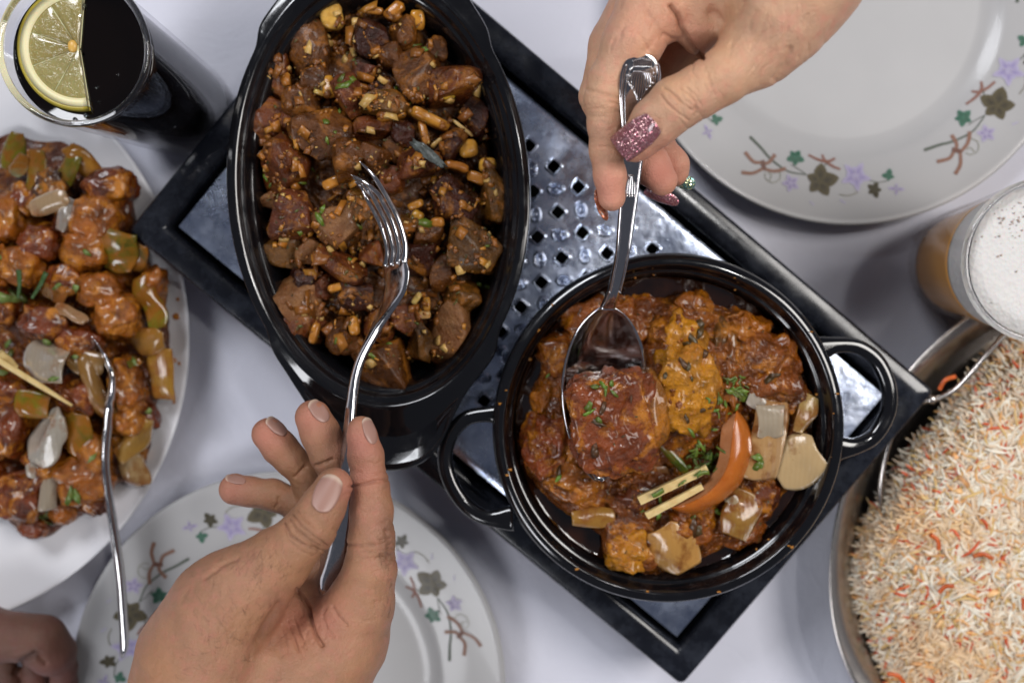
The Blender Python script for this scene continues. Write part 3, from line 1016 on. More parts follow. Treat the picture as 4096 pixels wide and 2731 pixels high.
# image half, x, y, w, h, angle, tone, lift mm, label
MEATS = [
 ('A', 320, 490, 230, 500, -4, RB, 1, 'tall red-brown meat strip against the upper left wall of the oval pan'),
 ('A', 590, 430, 280, 340, 15, BR, 1, 'brown meat chunk right of the tall red-brown strip'),
 ('A', 600, 640, 250, 190, -10, BR, 0, 'small brown meat chunk left of the orange garlic clove piece'),
 ('A', 1090, 310, 260, 240, 10, DP, 1, 'dark rounded meat chunk below the white garlic bit near the top'),
 ('A', 1305, 270, 180, 220, 0, BR, 0, 'brown meat chunk near the top, right of the dark rounded one'),
 ('A', 1240, 480, 200, 190, 25, BR, -1, 'small brown meat chunk left of the white garlic triangle'),
 ('A', 1420, 600, 260, 320, 12, BR, 2, 'brown meat chunk under the white triangular garlic bit'),
 ('A', 1730, 690, 370, 300, 30, RB, 2, 'large brown meat block with a yellow square on it by the right wall'),
 ('A', 1885, 915, 190, 310, -8, DP, -2, 'dark purple meat chunk at the right wall under the yellow square'),
 ('A', 890, 780, 260, 270, 20, PP, 3, 'pinkish glossy meat slab below the big coriander leaf'),
 ('A', 1000, 590, 150, 190, -15, PP, 1, 'pinkish meat end right of the big coriander leaf'),
 ('A', 1120, 700, 190, 160, 0, DP, -2, 'very dark meat chunk in the gap right of the pinkish slab'),
 ('A', 1150, 860, 300, 180, 0, OB, 1, 'wide olive-brown meat chunk above the orange onion bits'),
 ('A', 530, 830, 270, 210, 10, BR, -1, 'brown meat chunk between the upper left strip and pinkish slab'),
 ('A', 290, 985, 290, 280, -20, RB, 0, 'wrinkled red-brown meat chunk at the left wall'),
 ('A', 650, 1060, 350, 330, 35, BR, 4, 'large brown meat chunk with two green herb shreds on top'),
 ('A', 130, 1340, 180, 440, 5, PP, -2, 'long reddish meat piece touching the left wall by a coriander leaf'),
 ('A', 410, 1360, 330, 420, 0, RB, 3, 'largest round reddish meat chunk left of the fork tines'),
 ('A', 850, 1290, 270, 240, 0, BR, 8, 'square brown meat chunk just above the fork tips'),
 ('A', 1075, 1260, 190, 190, -25, BR, 6, 'shiny brown meat chunk right of the fork tips'),
 ('A', 1060, 1040, 250, 150, 0, RB, 0, 'flat reddish meat piece over the square chunk above the fork'),
 ('A', 1300, 1080, 140, 170, 0, DP, 0, 'small dark meat piece left of the long orange onion wedge'),
 ('A', 1690, 1150, 190, 250, -20, DP, 0, 'dark meat chunk beside the two yellow garlic cubes'),
 ('A', 1430, 1310, 290, 240, 15, PP, 3, 'pinkish meat chunk crossed by a charred grey leaf'),
 ('A', 1670, 1500, 240, 190, -30, DP, 1, 'dark purple meat chunk below the charred grey leaf'),
 ('A', 2010, 1560, 170, 360, 0, OB, -2, 'tall olive-brown meat piece along the right wall'),
 ('A', 1230, 1450, 190, 180, 0, RB, 0, 'small red-brown meat chunk right of the upper fork tines'),
 ('A', 1250, 1200, 170, 180, 0, BR, -3, 'brown meat piece sunk between chunks right of the fork tips'),
 ('A', 1560, 400, 170, 170, 0, BR, -2, 'small brown meat piece at the top right edge of the heap'),
 ('B', 480, 190, 330, 340, -30, PP, 3, 'glossy pink-brown meat chunk at the left with a green shred'),
 ('B', 770, 260, 250, 340, 20, PL, 4, 'light brown lobed meat chunk left of the fork tines'),
 ('B', 370, 430, 290, 220, -20, OB, -2, 'olive-brown meat chunk at the lower left wall'),
 ('B', 545, 440, 160, 170, 0, PL, 1, 'small pale meat chunk below the glossy pink-brown one'),
 ('B', 810, 570, 360, 200, -25, RB, 3, 'reddish meat chunk with a white garlic bit left of the fork'),
 ('B', 540, 660, 170, 210, 0, DP, -1, 'dark meat chunk left of the reddish one with garlic'),
 ('B', 455, 840, 300, 330, 35, PL, 2, 'light wrinkled meat lump at the lower left of the oval pan'),
 ('B', 500, 1110, 340, 270, 25, RB, 1, 'red-brown meat lump lowest on the left side of the pan'),
 ('B', 830, 1110, 190, 260, 0, BR, -1, 'brown meat piece below the orange bit left of the fork handle'),
 ('B', 960, 790, 250, 200, 0, DP, 2, 'dark meat chunk with grey-green herbs left of the fork neck'),
 ('B', 690, 740, 170, 160, 0, RB, -1, 'small reddish meat piece between the light lump and dark chunk'),
 ('B', 1700, 100, 350, 180, -25, DP, 1, 'long dark purple meat piece right of the fork tines'),
 ('B', 1850, 410, 390, 370, -15, OB, 2, 'big two lobed brown meat chunk at the lower right wall'),
 ('B', 1600, 620, 200, 220, 0, BR, 0, 'brown meat chunk left of the big two lobed one'),
 ('B', 1770, 800, 230, 230, 30, OB, -1, 'jagged orange-brown meat chunk under the big two lobed one'),
 ('B', 1665, 1110, 260, 430, -4, PL, 2, 'tall pale pink meat slab at the lower right of the pan'),
 ('B', 1430, 1190, 160, 330, 5, OB, -1, 'narrow olive meat slab left of the tall pale one'),
 ('B', 1170, 1350, 360, 370, 0, BR, 4, 'herb crusted meat chunk lowest in the heap under the fork handle'),
 ('B', 1410, 500, 260, 230, 0, DP, 0, 'dark purple meat chunk right of the fork root'),
 ('B', 1080, 490, 190, 180, 0, RB, 1, 'small reddish meat chunk under the fork tines'),
 ('B', 1320, 270, 230, 220, 0, OB, 1, 'olive-brown meat chunk right of the middle of the fork tines'),
 ('B', 1100, 1040, 200, 240, 0, PP, 0, 'pinkish meat piece under the fork neck'),
 ('B', 905, 130, 220, 250, 15, OB, 1, 'olive-brown meat piece left of the fork tines'),
 ('B', 240, 40, 150, 110, 0, PL, -1, 'small pale meat end at the left wall'),
 ('B', 1330, 1010, 200, 220, 0, RB, -1, 'red-brown meat piece right of the fork neck'),
 ('B', 1500, 330, 200, 190, 0, BR, 0, 'crumbly brown meat chunk left of the two lobed one'),
]
VEGS = [
 ('A', 737, 140, 170, 200, 10, (.62, .37, .08), 3, 'fried white and yellow cube at the top left of the meat'),
 ('A', 1425, 165, 110, 150, 0, (.52, .24, .03), 3, 'orange-yellow slab at the top right corner of the meat'),
 ('A', 1240, 90, 170, 90, 40, (.42, .17, .02), 3, 'orange onion strip at the very top of the meat'),
 ('A', 1080, 90, 130, 60, 0, (.42, .18, .03), 2, 'short orange onion strip left of the very top one'),
 ('A', 710, 700, 110, 170, 15, (.56, .27, .03), 4, 'orange garlic clove piece left of the big coriander leaf'),
 ('A', 640, 745, 90, 40, -20, (.60, .45, .12), 4, 'thin pale garlic slice beside the orange clove piece'),
 ('A', 920, 275, 80, 110, 30, (.62, .46, .24), 4, 'white garlic bit near the top of the meat'),
 ('A', 935, 195, 60, 90, 0, (.60, .40, .14), 3, 'cream garlic piece just above the white bit near the top'),
 ('A', 1400, 540, 100, 70, 20, (.66, .50, .22), 6, 'white triangular garlic bit on a brown chunk'),
 ('A', 1650, 735, 155, 125, -5, (.62, .40, .05), 7, 'bright yellow square on the large brown block'),
 ('A', 1530, 960, 310, 85, -25, (.48, .22, .03), 5, 'long curved orange onion wedge in the middle right'),
 ('A', 1835, 1195, 140, 130, 10, (.54, .27, .04), 3, 'left one of two round yellow garlic cubes at the right'),
 ('A', 1990, 1330, 130, 110, 0, (.60, .33, .05), 2, 'right one of two round yellow garlic cubes by the wall'),
 ('A', 1740, 1340, 190, 70, -15, (.40, .15, .02), 3, 'orange onion strip left of the two yellow cubes'),
 ('A', 1900, 1430, 150, 90, -20, (.40, .16, .02), 2, 'orange-brown onion piece under the two yellow cubes'),
 ('A', 1580, 1155, 110, 32, 40, (.62, .44, .16), 5, 'short pale ginger stick pointing at the charred leaf'),
 ('A', 1790, 1030, 190, 30, -38, (.62, .44, .18), 3, 'long pale ginger stick near the right wall'),
 ('A', 210, 800, 190, 70, -28, (.44, .20, .03), 2, 'yellow-orange onion strip at the left wall'),
 ('A', 740, 1470, 150, 80, 25, (.44, .19, .03), 6, 'orange onion piece left of the lowest fork tine tip'),
 ('A', 1220, 930, 220, 75, 12, (.38, .16, .02), 3, 'orange-brown onion slice above the shiny chunk'),
 ('A', 1480, 1070, 60, 210, 15, (.40, .17, .03), 3, 'upright orange onion strip above the charred leaf'),
 ('A', 330, 620, 140, 45, 10, (.44, .22, .04), 7, 'thin orange strip lying on the tall red-brown meat'),
 ('B', 1420, 830, 50, 100, -35, (.66, .50, .16), 6, 'pale garlic stick right of the fork neck'),
 ('B', 1475, 960, 110, 60, 0, (.55, .36, .15), 4, 'pale garlic clove tip below the garlic stick'),
 ('B', 1500, 880, 60, 110, 0, (.45, .22, .03), 3, 'yellow-brown garlic piece right of the pale stick'),
 ('B', 1310, 780, 60, 60, 0, (.52, .32, .08), 4, 'small yellow garlic bit at the fork neck'),
 ('B', 775, 745, 130, 60, 15, (.45, .20, .03), 6, 'orange onion flake on the reddish chunk left of fork'),
 ('B', 915, 1050, 80, 150, 10, (.48, .21, .03), 5, 'ragged orange onion piece left of the fork neck'),
 ('B', 625, 505, 90, 80, 0, (.46, .20, .03), 6, 'small orange cube left of the reddish chunk'),
 ('B', 830, 620, 70, 45, -30, (.66, .50, .24), 8, 'white garlic bit left of the fork root'),
 ('B', 600, 1110, 60, 170, -15, (.40, .17, .03), 7, 'orange onion shred on the lowest left lump'),
 ('B', 1250, 1450, 110, 120, -30, (.48, .20, .03), 9, 'orange onion flake on the herb crusted chunk'),
 ('B', 1415, 190, 90, 130, -30, (.42, .23, .03), 4, 'yellow-green onion piece right of the fork tines'),
 ('B', 2080, 190, 60, 90, -20, (.46, .16, .02), 0, 'orange bit against the right wall'),
 ('B', 1410, 80, 120, 60, 20, (.44, .20, .03), 4, 'orange onion flake right of the upper tines'),
 ('B', 1590, 220, 100, 80, 0, (.44, .18, .03), 4, 'orange crumb piece above the two lobed chunk'),
]
meat_geo = []


def heap_z(fx, fy):
    x, y = (fx / K - 868) / 290, (fy / K - 430) / 460
    return .0755 + .0145 * max(0, 1 - (x * x + y * y)) ** .7


def place(tbl, group, name, cat, mt, hs, geo, seed0, **kw):
    for i, (im, x, y, w, h, ang, tone, lift, lab) in enumerate(tbl):
        fx, fy = (A_ if im == 'A' else B_)(x, y)
        z = heap_z(fx, fy) + lift / 1000
        s = S(z + .005); sc = .4975
        k_ = 1.30 if name == 'meat_chunk' else 1.05; hx, hy = w * sc * s / 2 * k_, h * sc * s / 2 * k_
        hz = min(.013, max(.003, .48 * (hx + hy) * hs))
        a = dict(kw)
        m_ = mt(tone) if callable(mt) else mt
        v, f = lump(P(fx, fy, z), hx, hy, hz, ang, seed=seed0 + i, **a)
        o = obj(name, v, f, m_, color=tone); tag(o, lab, cat, group)
        geo.append((v, f))


place(MEATS, MG, 'meat_chunk', 'meat', lambda t: MEATP if t == PL else MEAT, 1.0, meat_geo, 100, n=3.6, amp=.14, fine=.022, fr=1.8, tilt=.5, cuts=5)
place(VEGS, 'onion and garlic pieces in the oval pan', 'fried_piece', 'vegetable', VEG, 0.7, meat_geo, 400, n=4.0, amp=.07, fine=.012, sub_=3)

# crumbly masala under and between the chunks
def polar_heap(name, outline, zf, mt, nr=70, nt=200, color=(.1, .04, .015), jag=.03, seed=0, edge=.0, amp=.0012, fr=260, wall=None):
    o = np.array(outline, float); c = o.mean(0)
    d = o - c; a = np.arctan2(-d[:, 1], d[:, 0]); r = np.hypot(d[:, 0], d[:, 1])
    k = a.argsort(); a, r = a[k], r[k]
    a = np.concatenate([a - 2 * math.pi, a, a + 2 * math.pi]); r = np.concatenate([r, r, r])
    t = np.linspace(0, 2 * math.pi, nt, endpoint=False)
    R = np.interp(t, a, r)
    ks = np.exp(-np.linspace(-2, 2, 7) ** 2); ks /= ks.sum(); R = np.convolve(np.concatenate([R[-3:], R, R[:3]]), ks, 'valid')
    R = R * (1 + jag * perlin(np.stack([np.cos(t) * 5 + seed, np.sin(t) * 5, t * 0], 1)) + jag * .6 * perlin(np.stack([np.cos(t) * 16 + seed, np.sin(t) * 16, t * 0 + 3], 1)))
    ss = np.sqrt(np.linspace(0, 1, nr)) ; ss[0] = .002
    V = []
    for s in ss:
        fx, fy = c[0] + np.cos(t) * R * s, c[1] - np.sin(t) * R * s
        z0 = zf(fx, fy, s)
        q = np.stack([P(x_, y_, z_) for x_, y_, z_ in zip(fx, fy, z0)])
        V.append(q)
    V = np.concatenate(V)
    fall = np.repeat(np.clip((1 - ss) / .04, 0, 1) ** .5, nt)
    V[:, 2] += amp * (fbm(V * fr, 4) * 1.4) * fall
    n = len(ss)
    f = grid_faces(n, nt, closed_v=True); f = [q[::-1] for q in f]
    return V, f


def oval_outline(sx=.93, n=40):
    t = np.linspace(0, 2 * math.pi, n, endpoint=False)
    pts = [A_(200, 300), A_(640, 120), A_(1000, 30), A_(1400, -20), A_(1500, 250), A_(1650, 480), A_(1940, 640), A_(1960, 1000), A_(2060, 1300), B_(2100, 60), B_(2040, 420), B_(1900, 800),
           B_(1780, 1200), B_(1640, 1330), B_(1400, 1320), B_(1180, 1480), B_(1000, 1380), B_(960, 1180), B_(700, 1180), B_(420, 1200), B_(330, 950), B_(500, 620), B_(260, 420), B_(320, 120), A_(100, 1540), A_(60, 1180), A_(200, 1060), A_(180, 860), A_(190, 600)]
    return pts


v, f = polar_heap('x', oval_outline(), lambda x, y, s: np.array([heap_z(a, b) for a, b in zip(x, y)]) - .0035 - .010 * s ** 6, None, amp=.003, fr=170, jag=.02)
tag(obj('masala_crumbs', v, f, MEAT, color=(.12, .040, .007)), 'oily brown masala crumbs under and between the meat chunks', 'sauce', kind='stuff')
meat_geo.append((v, f))


# ------------------------------------------------------------------ scatter helper: little pieces dropped onto what lies below
def bvh_of(geo):
    vs, fs, n = [], [], 0
    for v, f in geo:
        vs.append(np.asarray(v)); n0 = n; n += len(v)
        for q in f:
            q = [int(i) + n0 for i in q]
            fs.append(q)
    vv = np.concatenate(vs)
    return BVHTree.FromPolygons([tuple(q) for q in vv.tolist()], fs)


def scatter(name, bvh, pts, shape, cols, mt, label, cat, seed=1, lift=.0003, kind='stuff', maxn=.35, parent=None):
    """pts: list of (fx, fy, scale); shape(rand) -> verts, faces around the origin, z up"""
    r = random.Random(seed); parts, cc = [], []
    for fx, fy, sc in pts:
        o = Vector((0, 0, H)); d = Vector(P(fx, fy, 0)) - o; d.normalize()
        loc, nr, ix, ds = bvh.ray_cast(o, d)
        if loc is None: continue
        if nr.z < 0: nr = -nr
        nr = (nr + Vector((0, 0, .8))).normalized()
        v, f = shape(r)
        R = np.array(nr.to_track_quat('Z', 'Y').to_matrix()) @ rotm(r.uniform(-.3, .3), r.uniform(-.3, .3), r.uniform(0, 6.28))
        parts.append((v * sc @ R.T + np.array(loc + nr * lift), f))
        c = r.choice(cols); k = r.uniform(.75, 1.2)
        cc.append(np.tile([c[0] * k, c[1] * k, c[2] * k, 1], (len(v), 1)))
    v, f = merge(parts)
    o = obj(name, v, f, mt, attr={'print': np.concatenate(cc)}, parent=parent)
    if kind: o['kind'] = kind
    if label: tag(o, label, cat)
    return o


def sh_bit(r):
    v = np.array([(x, y, z) for x in (-1, 1) for y in (-1, 1) for z in (-1, 1)], float)
    f = [(0, 1, 3, 2), (4, 6, 7, 5), (0, 4, 5, 1), (2, 3, 7, 6), (0, 2, 6, 4), (1, 5, 7, 3)]
    q = v + np.array([[r.uniform(-.55, .55) for _ in range(3)] for _ in v])
    return q * np.array([r.uniform(.5, 1.6), r.uniform(.4, 1), r.uniform(.25, .6)]) * .0009, f


def sh_leaf(r):
    """a small torn coriander leaf piece: thin, ragged, slightly folded, 0.25 mm thick"""
    n = r.choice((7, 8, 9)); pts = []
    L = r.uniform(.8, 2.2); W = r.uniform(.45, .9)
    for i in range(n):
        a = 2 * math.pi * i / n; k = r.uniform(.6, 1.15) if i % 2 else r.uniform(.9, 1.25)
        pts.append((math.cos(a) * L * k, math.sin(a) * W * k))
    v = [(0, 0, .35)] + [(x, y, .25 * math.sin(x * 2) + .25 * abs(y)) for x, y in pts]
    v += [(x, y, z - .22) for x, y, z in v]
    m_ = n + 1
    f = [(0, 1 + i, 1 + (i + 1) % n) for i in range(n)] + [(m_, m_ + 1 + (i + 1) % n, m_ + 1 + i) for i in range(n)]
    f += [(1 + i, m_ + 1 + i, m_ + 1 + (i + 1) % n, 1 + (i + 1) % n) for i in range(n)]
    return np.array(v) * .0011, f


def sh_shred(r):
    L = r.uniform(2.5, 5); w = r.uniform(.35, .6); b = r.uniform(-1.2, 1.2); v = []
    for i in range(6):
        t = i / 5 - .5; y = b * t * t * 3
        v += [(t * L, y - w, .3), (t * L, y + w, .3), (t * L, y + w, -.1), (t * L, y - w, -.1)]
    f = []
    for i in range(5):
        for k in range(4): f.append((i * 4 + k, i * 4 + (k + 1) % 4, i * 4 + 4 + (k + 1) % 4, i * 4 + 4 + k))
    f += [(0, 3, 2, 1), (20, 21, 22, 23)]
    return np.array(v) * .0010, f


mb = bvh_of(meat_geo)
rr = random.Random(5)
poly = oval_outline()


def inpoly(x, y, pl):
    c = False; j = len(pl) - 1
    for i in range(len(pl)):
        if (pl[i][1] > y) != (pl[j][1] > y) and x < (pl[j][0] - pl[i][0]) * (y - pl[i][1]) / (pl[j][1] - pl[i][1]) + pl[i][0]: c = not c
        j = i
    return c


pts = []
while len(pts) < 900:
    x, y = rr.uniform(980, 2010), rr.uniform(-20, 1540)
    if not inpoly(x, y, poly): continue
    d = perlin(np.array([[x * .009, y * .009, 2.2]]))[0]
    if d * 1.4 + rr.uniform(-.22, .3) > .06: pts.append((x, y, .5 + rr.random() ** 3 * 2.6))
scatter('garlic_crumbs', mb, pts, sh_bit, [(.46, .20, .025), (.36, .13, .015), (.56, .36, .11), (.24, .085, .014), (.34, .13, .018), (.18, .06, .012), (.14, .05, .012)], BITS,
        'orange and cream crumbs of fried garlic and onion over the meat', 'garlic', 3)
pts = [(*A_(x, y), s) for x, y, s in ((815, 640, 2.6), (835, 690, 2.2), (900, 640, 2.0), (185, 1400, 2.6), (215, 1430, 1.9), (245, 1490, 1.6), (1690, 470, 1.8), (1020, 50, 1.8), (690, 985, 1.6), (765, 1065, 1.2),
      (700, 1130, 1.2), (500, 1470, 1.5), (580, 1350, 1.2), (1365, 840, 1.3), (1250, 720, 1.5), (920, 485, 1.0), (1490, 400, 1.6), (1405, 370, 1.6), (1880, 1520, 1.4), (800, 900, 1.3))]
pts += [(*B_(x, y), s) for x, y, s in ((645, 200, 1.8), (660, 120, 1.4), (940, 240, 1.9), (1480, 230, 2.6), (1990, 410, 1.1), (775, 1170, 1.3), (1195, 1195, 1.3), (1060, 1290, 1.5), (880, 520, 1.1), (1930, 720, 1.6), (480, 300, 1.4), (1640, 470, .9), (1420, 1030, 1.1))]
scatter('coriander_leaves', mb, pts, sh_leaf, [(.05, .16, .012), (.035, .11, .01), (.08, .19, .02)], BITS, 'bright green coriander leaf pieces scattered over the stir fried meat', 'herb', 8, .0006)
pts = []
while len(pts) < 170:
    x, y = rr.uniform(1000, 2000), rr.uniform(0, 1530)
    if inpoly(x, y, poly): pts.append((x, y, rr.uniform(.35, .9)))
scatter('herb_flecks', mb, pts, sh_leaf, [(.02, .045, .008), (.03, .07, .01), (.012, .02, .008), (.06, .07, .02)], BITS, 'dark green herb flecks stuck to the stir fried meat', 'herb', 9, .0003)
# charred grey leaf
v, f = lump(P(*A_(1510, 1235), .104), .0105, .0024, .0012, -38, seed=77, n=2.4, amp=.25, fine=.12)
tag(obj('charred_leaf', v, f, BURNT, color=(.10, .12, .12)), 'wrinkled charred grey leaf lying across a pinkish meat chunk', 'leaf')

# ------------------------------------------------------------------ tomato curry
def C_(x, y): return (2050 + x * .791, 1120 + y * .791)


CUR = [(470, 90), (600, 100), (720, 90), (850, 80), (960, 90), (1080, 150), (1220, 190), (1330, 280), (1430, 390), (1470, 520), (1540, 600), (1565, 680), (1500, 760), (1555, 870), (1540, 920), (1440, 1000), (1370, 1090),
       (1270, 1220), (1200, 1290), (1060, 1350), (960, 1400), (830, 1460), (700, 1490), (560, 1460), (465, 1400), (450, 1290), (330, 1220), (220, 1130), (110, 1030), (60, 900), (70, 780), (130, 690), (130, 500), (170, 380), (270, 250), (380, 150)]
CUR = [C_(*p) for p in CUR]
# oil pool filling the bottom of the pan
v, f = lathe([(.0005, .0795), (R0 * .6, .0795), (R0 * .80, .0795), (R0 * .858, .0797), (R0 * .8685, .0804)], rc_, 120, cap_last=False)
tag(obj('curry_oil', v, [q[::-1] for q in f], OIL, smooth=True), 'dark reddish oil pooled around the curry in the round pan', 'sauce', kind='stuff')
RD, OR2, YO, DR = (.34, .088, .005), (.44, .130, .006), (.80, .34, .014), (.20, .042, .005)
CHK = [
 (860, 540, 300, 430, 4, YO, 10, 'large yellow-orange chicken block in the middle of the round pan', 4.0),
 (905, 165, 200, 200, 0, OR2, 2, 'orange chicken lump at the top of the curry right of the green pepper', 3.0),
 (815, 310, 190, 280, -28, YO, 7, 'fibrous yellow chicken strip above the large yellow block', 3.0),
 (610, 220, 240, 260, 0, RD, 0, 'red-brown chicken lump left of the green pepper at the top', 3.0),
 (380, 190, 260, 170, 25, RD, -1, 'red-brown chicken piece at the upper left behind the spoon neck', 3.0),
 (235, 370, 200, 200, 20, RD, -1, 'red chicken piece at the left edge above the spoon bowl', 3.0),
 (185, 600, 170, 200, 0, OR2, -1, 'orange chicken piece at the left edge beside the spoon bowl', 3.0),
 (180, 820, 250, 320, 0, (.36, .075, .014), 1, 'shiny red chicken lump at the left edge below the spoon rim', 3.0),
 (300, 990, 300, 230, -20, OR2, 0, 'orange-red chicken lump below the tip of the spoon', 3.0),
 (1060, 480, 160, 320, 0, OR2, 3, 'orange chicken strip right of the large yellow block', 3.2),
 (1290, 450, 300, 330, 0, RD, 2, 'broad red-brown chicken piece at the right side of the curry', 3.0),
 (1160, 260, 260, 200, -25, OR2, 0, 'orange-brown chicken piece at the upper right of the curry', 3.0),
 (1010, 320, 170, 250, 0, OB, 1, 'olive-brown chicken piece right of the fibrous strip', 3.0),
 (590, 1350, 240, 220, 10, YO, 1, 'yellow-orange chicken lump at the bottom left of the curry', 2.8),
 (880, 1240, 260, 160, -15, RD, 0, 'red-brown chicken piece below the tomato wedge', 3.0),
 (640, 1090, 240, 170, 0, DR, -1, 'dark red chicken piece left of the ginger sticks', 3.0),
 (860, 710, 220, 130, 0, DR, 1, 'dark chicken piece just below the large yellow block', 3.0),
 (1400, 570, 150, 150, 0, DR, -1, 'dark red chicken piece at the right edge above the onion', 3.0),
 (640, 420, 130, 150, -20, OR2, 2, 'small orange chicken piece at the top right of the spoon bowl', 3.0),
 (1160, 1260, 220, 150, 30, RD, -2, 'red chicken piece at the lower right edge of the curry', 3.0),
 (1250, 1090, 180, 160, 0, DR, -1, 'dark red chicken piece right of the tomato wedge', 3.0),
]
cur_geo = []
chz = lambda x, y: .0815 + .010 * max(0, 1 - (((x - 2677) / 600) ** 2 + ((y - 1740) / 600) ** 2))
skirt = []
for i, (x, y, w, h, ang, tone, lift, lab, n_) in enumerate(CHK):
    fx, fy = C_(x, y); z = chz(fx, fy) + lift / 1000 - .001
    s = S(z + .004) * .791
    hx, hy = w * s / 2 * 1.03, h * s / 2 * 1.03; hz = min(.015, .5 * (hx + hy))
    v, f = lump(P(fx, fy, z), hx, hy, hz, ang, seed=700 + i, n=n_ - .2, amp=.20, fine=.04, sub_=5 if w * h > 50000 else 4, fr=1.9)
    tag(obj('chicken_piece', v, f, CURRY, color=tone), lab, 'chicken', 'chicken pieces in the curry')
    cur_geo.append((v, f)); skirt.append((fx, fy, .6 * w * .791 / 2 + .6 * h * .791 / 2, z + hz))


def sauce_z(x, y, s):
    z = .0785 + .006 * (1 - s ** 5)
    out = np.full(len(x), 0.0) + z
    for fx, fy, r_, zt in skirt:
        d = np.hypot(x - fx, y - fy) / (r_ * 1.62)
        out = np.maximum(out, .079 + (zt - .079 - .0016) * np.exp(-d ** 2.6))
    return out - .006 * np.clip((s - .93) / .07, 0, 1)


v, f = polar_heap('x', CUR, sauce_z, None, nr=150, nt=420, amp=.0030, fr=170, jag=.035, seed=4)
tag(obj('curry_sauce', v, f, CURRY, color=(.29, .080, .009)), 'thick orange-brown tomato curry sauce coating the chicken in the round pan', 'sauce', kind='stuff')
cur_geo.append((v, f))


cur_n0 = len(cur_geo)


def petal(c, L, W, thick, ang, curl, seed, tip=.55, tiltx=0.0, tilty=0.0, nu=26, nv=16, rag=.14):
    """an onion or pepper petal: a curved shell with thickness; L along x, W across"""
    r = random.Random(seed); off = r.uniform(0, 50)
    top, bot = [], []
    for i in range(nu):
        u = i / (nu - 1) * 2 - 1
        w = (1 - abs(u) ** 2.6 * (1 - tip))
        for j in range(nv):
            t = j / (nv - 1) * 2 - 1
            x, y = u * L / 2, t * w * W / 2
            z = -curl * (t * w) ** 2 * W / 2 - curl * .35 * u * u * L / 2
            top.append((x, y, z)); bot.append((x * .97, y * .95, z - thick))
    v = np.array(top + bot); n = nu * nv
    d = rag * L * np.stack([perlin(v * (1.6 / L) + off), perlin(v * (1.6 / L) + off + 9), perlin(v * (1.6 / L) + off + 20)], 1)
    v = v + d
    f = [q[::-1] for q in grid_faces(nu, nv)] + [tuple(i + n for i in q) for q in grid_faces(nu, nv)]
    bd = [j for j in range(nv)] + [i * nv + nv - 1 for i in range(1, nu)] + [(nu - 1) * nv + j for j in range(nv - 2, -1, -1)] + [i * nv for i in range(nu - 2, 0, -1)]
    for a, b in zip(bd, bd[1:] + bd[:1]): f.append((b, a, a + n, b + n))
    R = rotm(tiltx, tilty, math.radians(ang))
    return v @ R.T + np.asarray(c), f


OG = 'onion petals in the curry'
for (x, y, L, W, ang, curl, tone, z, lab, mt, nm, cat, tip) in [
 (1300, 800, 370, 190, 80, .30, (.66, .38, .15), 101, 'long striped translucent onion petal right of the tomato wedge', ONION, 'onion_petal', 'onion', .9),
 (1310, 715, 130, 165, 0, .25, (.55, .45, .32), 103.2, 'shiny whitish onion square on the long striped petal', ONIONW, 'onion_petal', 'onion', .9),
 (1450, 920, 230, 250, 30, .25, (.78, .54, .27), 96, 'pale cream onion piece at the right edge below the long petal', ONIONW, 'onion_petal', 'onion', .7),
 (1490, 680, 200, 100, 62, .3, (.52, .33, .10), 95, 'narrow yellow onion piece at the right edge above the cream one', ONION, 'onion_petal', 'onion', .6),
 (815, 1370, 260, 250, -55, .35, (.70, .36, .09), 100, 'large striped golden onion petal at the bottom of the curry', ONION, 'onion_petal', 'onion', .5),
 (410, 1205, 210, 95, 0, .35, (.48, .24, .045), 95, 'striped yellow onion piece at the lower left of the curry', ONION, 'onion_petal', 'onion', .7),
 (1160, 1190, 230, 190, 70, .3, (.46, .24, .05), 97, 'yellow onion piece below the tomato wedge', ONION, 'onion_petal', 'onion', .7),
 (1130, 1150, 100, 75, -60, .25, (.60, .47, .28), 95.5, 'small pale onion flake below the tomato wedge', ONIONW, 'onion_petal', 'onion', .8),
 (1245, 608, 100, 85, -20, .3, (.58, .50, .40), 100, 'small shiny white onion flake above the long striped petal', ONIONW, 'onion_petal', 'onion', .8),
 (1110, 350, 190, 60, 85, .5, (.42, .22, .06), 97, 'thin translucent onion strip at the upper right of the curry', ONION, 'onion_petal', 'onion', .7),
 (700, 1010, 200, 110, 15, .3, (.34, .15, .05), 90.5, 'brownish onion petal left of the ginger sticks', ONION, 'onion_petal', 'onion', .6),
 (765, 235, 120, 78, 80, .4, (.13, .20, .01), 96, 'bright green pepper piece at the top of the curry', GREEN, 'pepper_piece', 'pepper', .6),
 (790, 880, 270, 48, -48, .5, (.075, .12, .008), 96, 'dark green curved pepper strip in the middle of the curry', GREEN, 'pepper_piece', 'pepper', .5),
 (905, 765, 90, 45, 20, .4, (.06, .14, .01), 97, 'small green pepper bit below the large yellow block', GREEN, 'pepper_piece', 'pepper', .5),
 (1430, 630, 60, 50, 0, .4, (.02, .06, .01), 90, 'tiny dark green pepper bit at the right edge', GREEN, 'pepper_piece', 'pepper', .5),
]:
    fx, fy = C_(x, y); z = z / 1000; s = S(z) * .791
    r_ = random.Random(int(x + y)); v, f = petal(P(fx, fy, z - .0012), L * s * 1.06, W * s * 1.06, .0011, ang, curl, int(x + y), tip, r_.uniform(-.22, .22), r_.uniform(-.22, .22))
    tag(obj(nm, v, f, mt, color=tone), lab, cat, OG if 'onion' in nm else 'green pepper bits in the curry'); cur_geo.append((v, f))

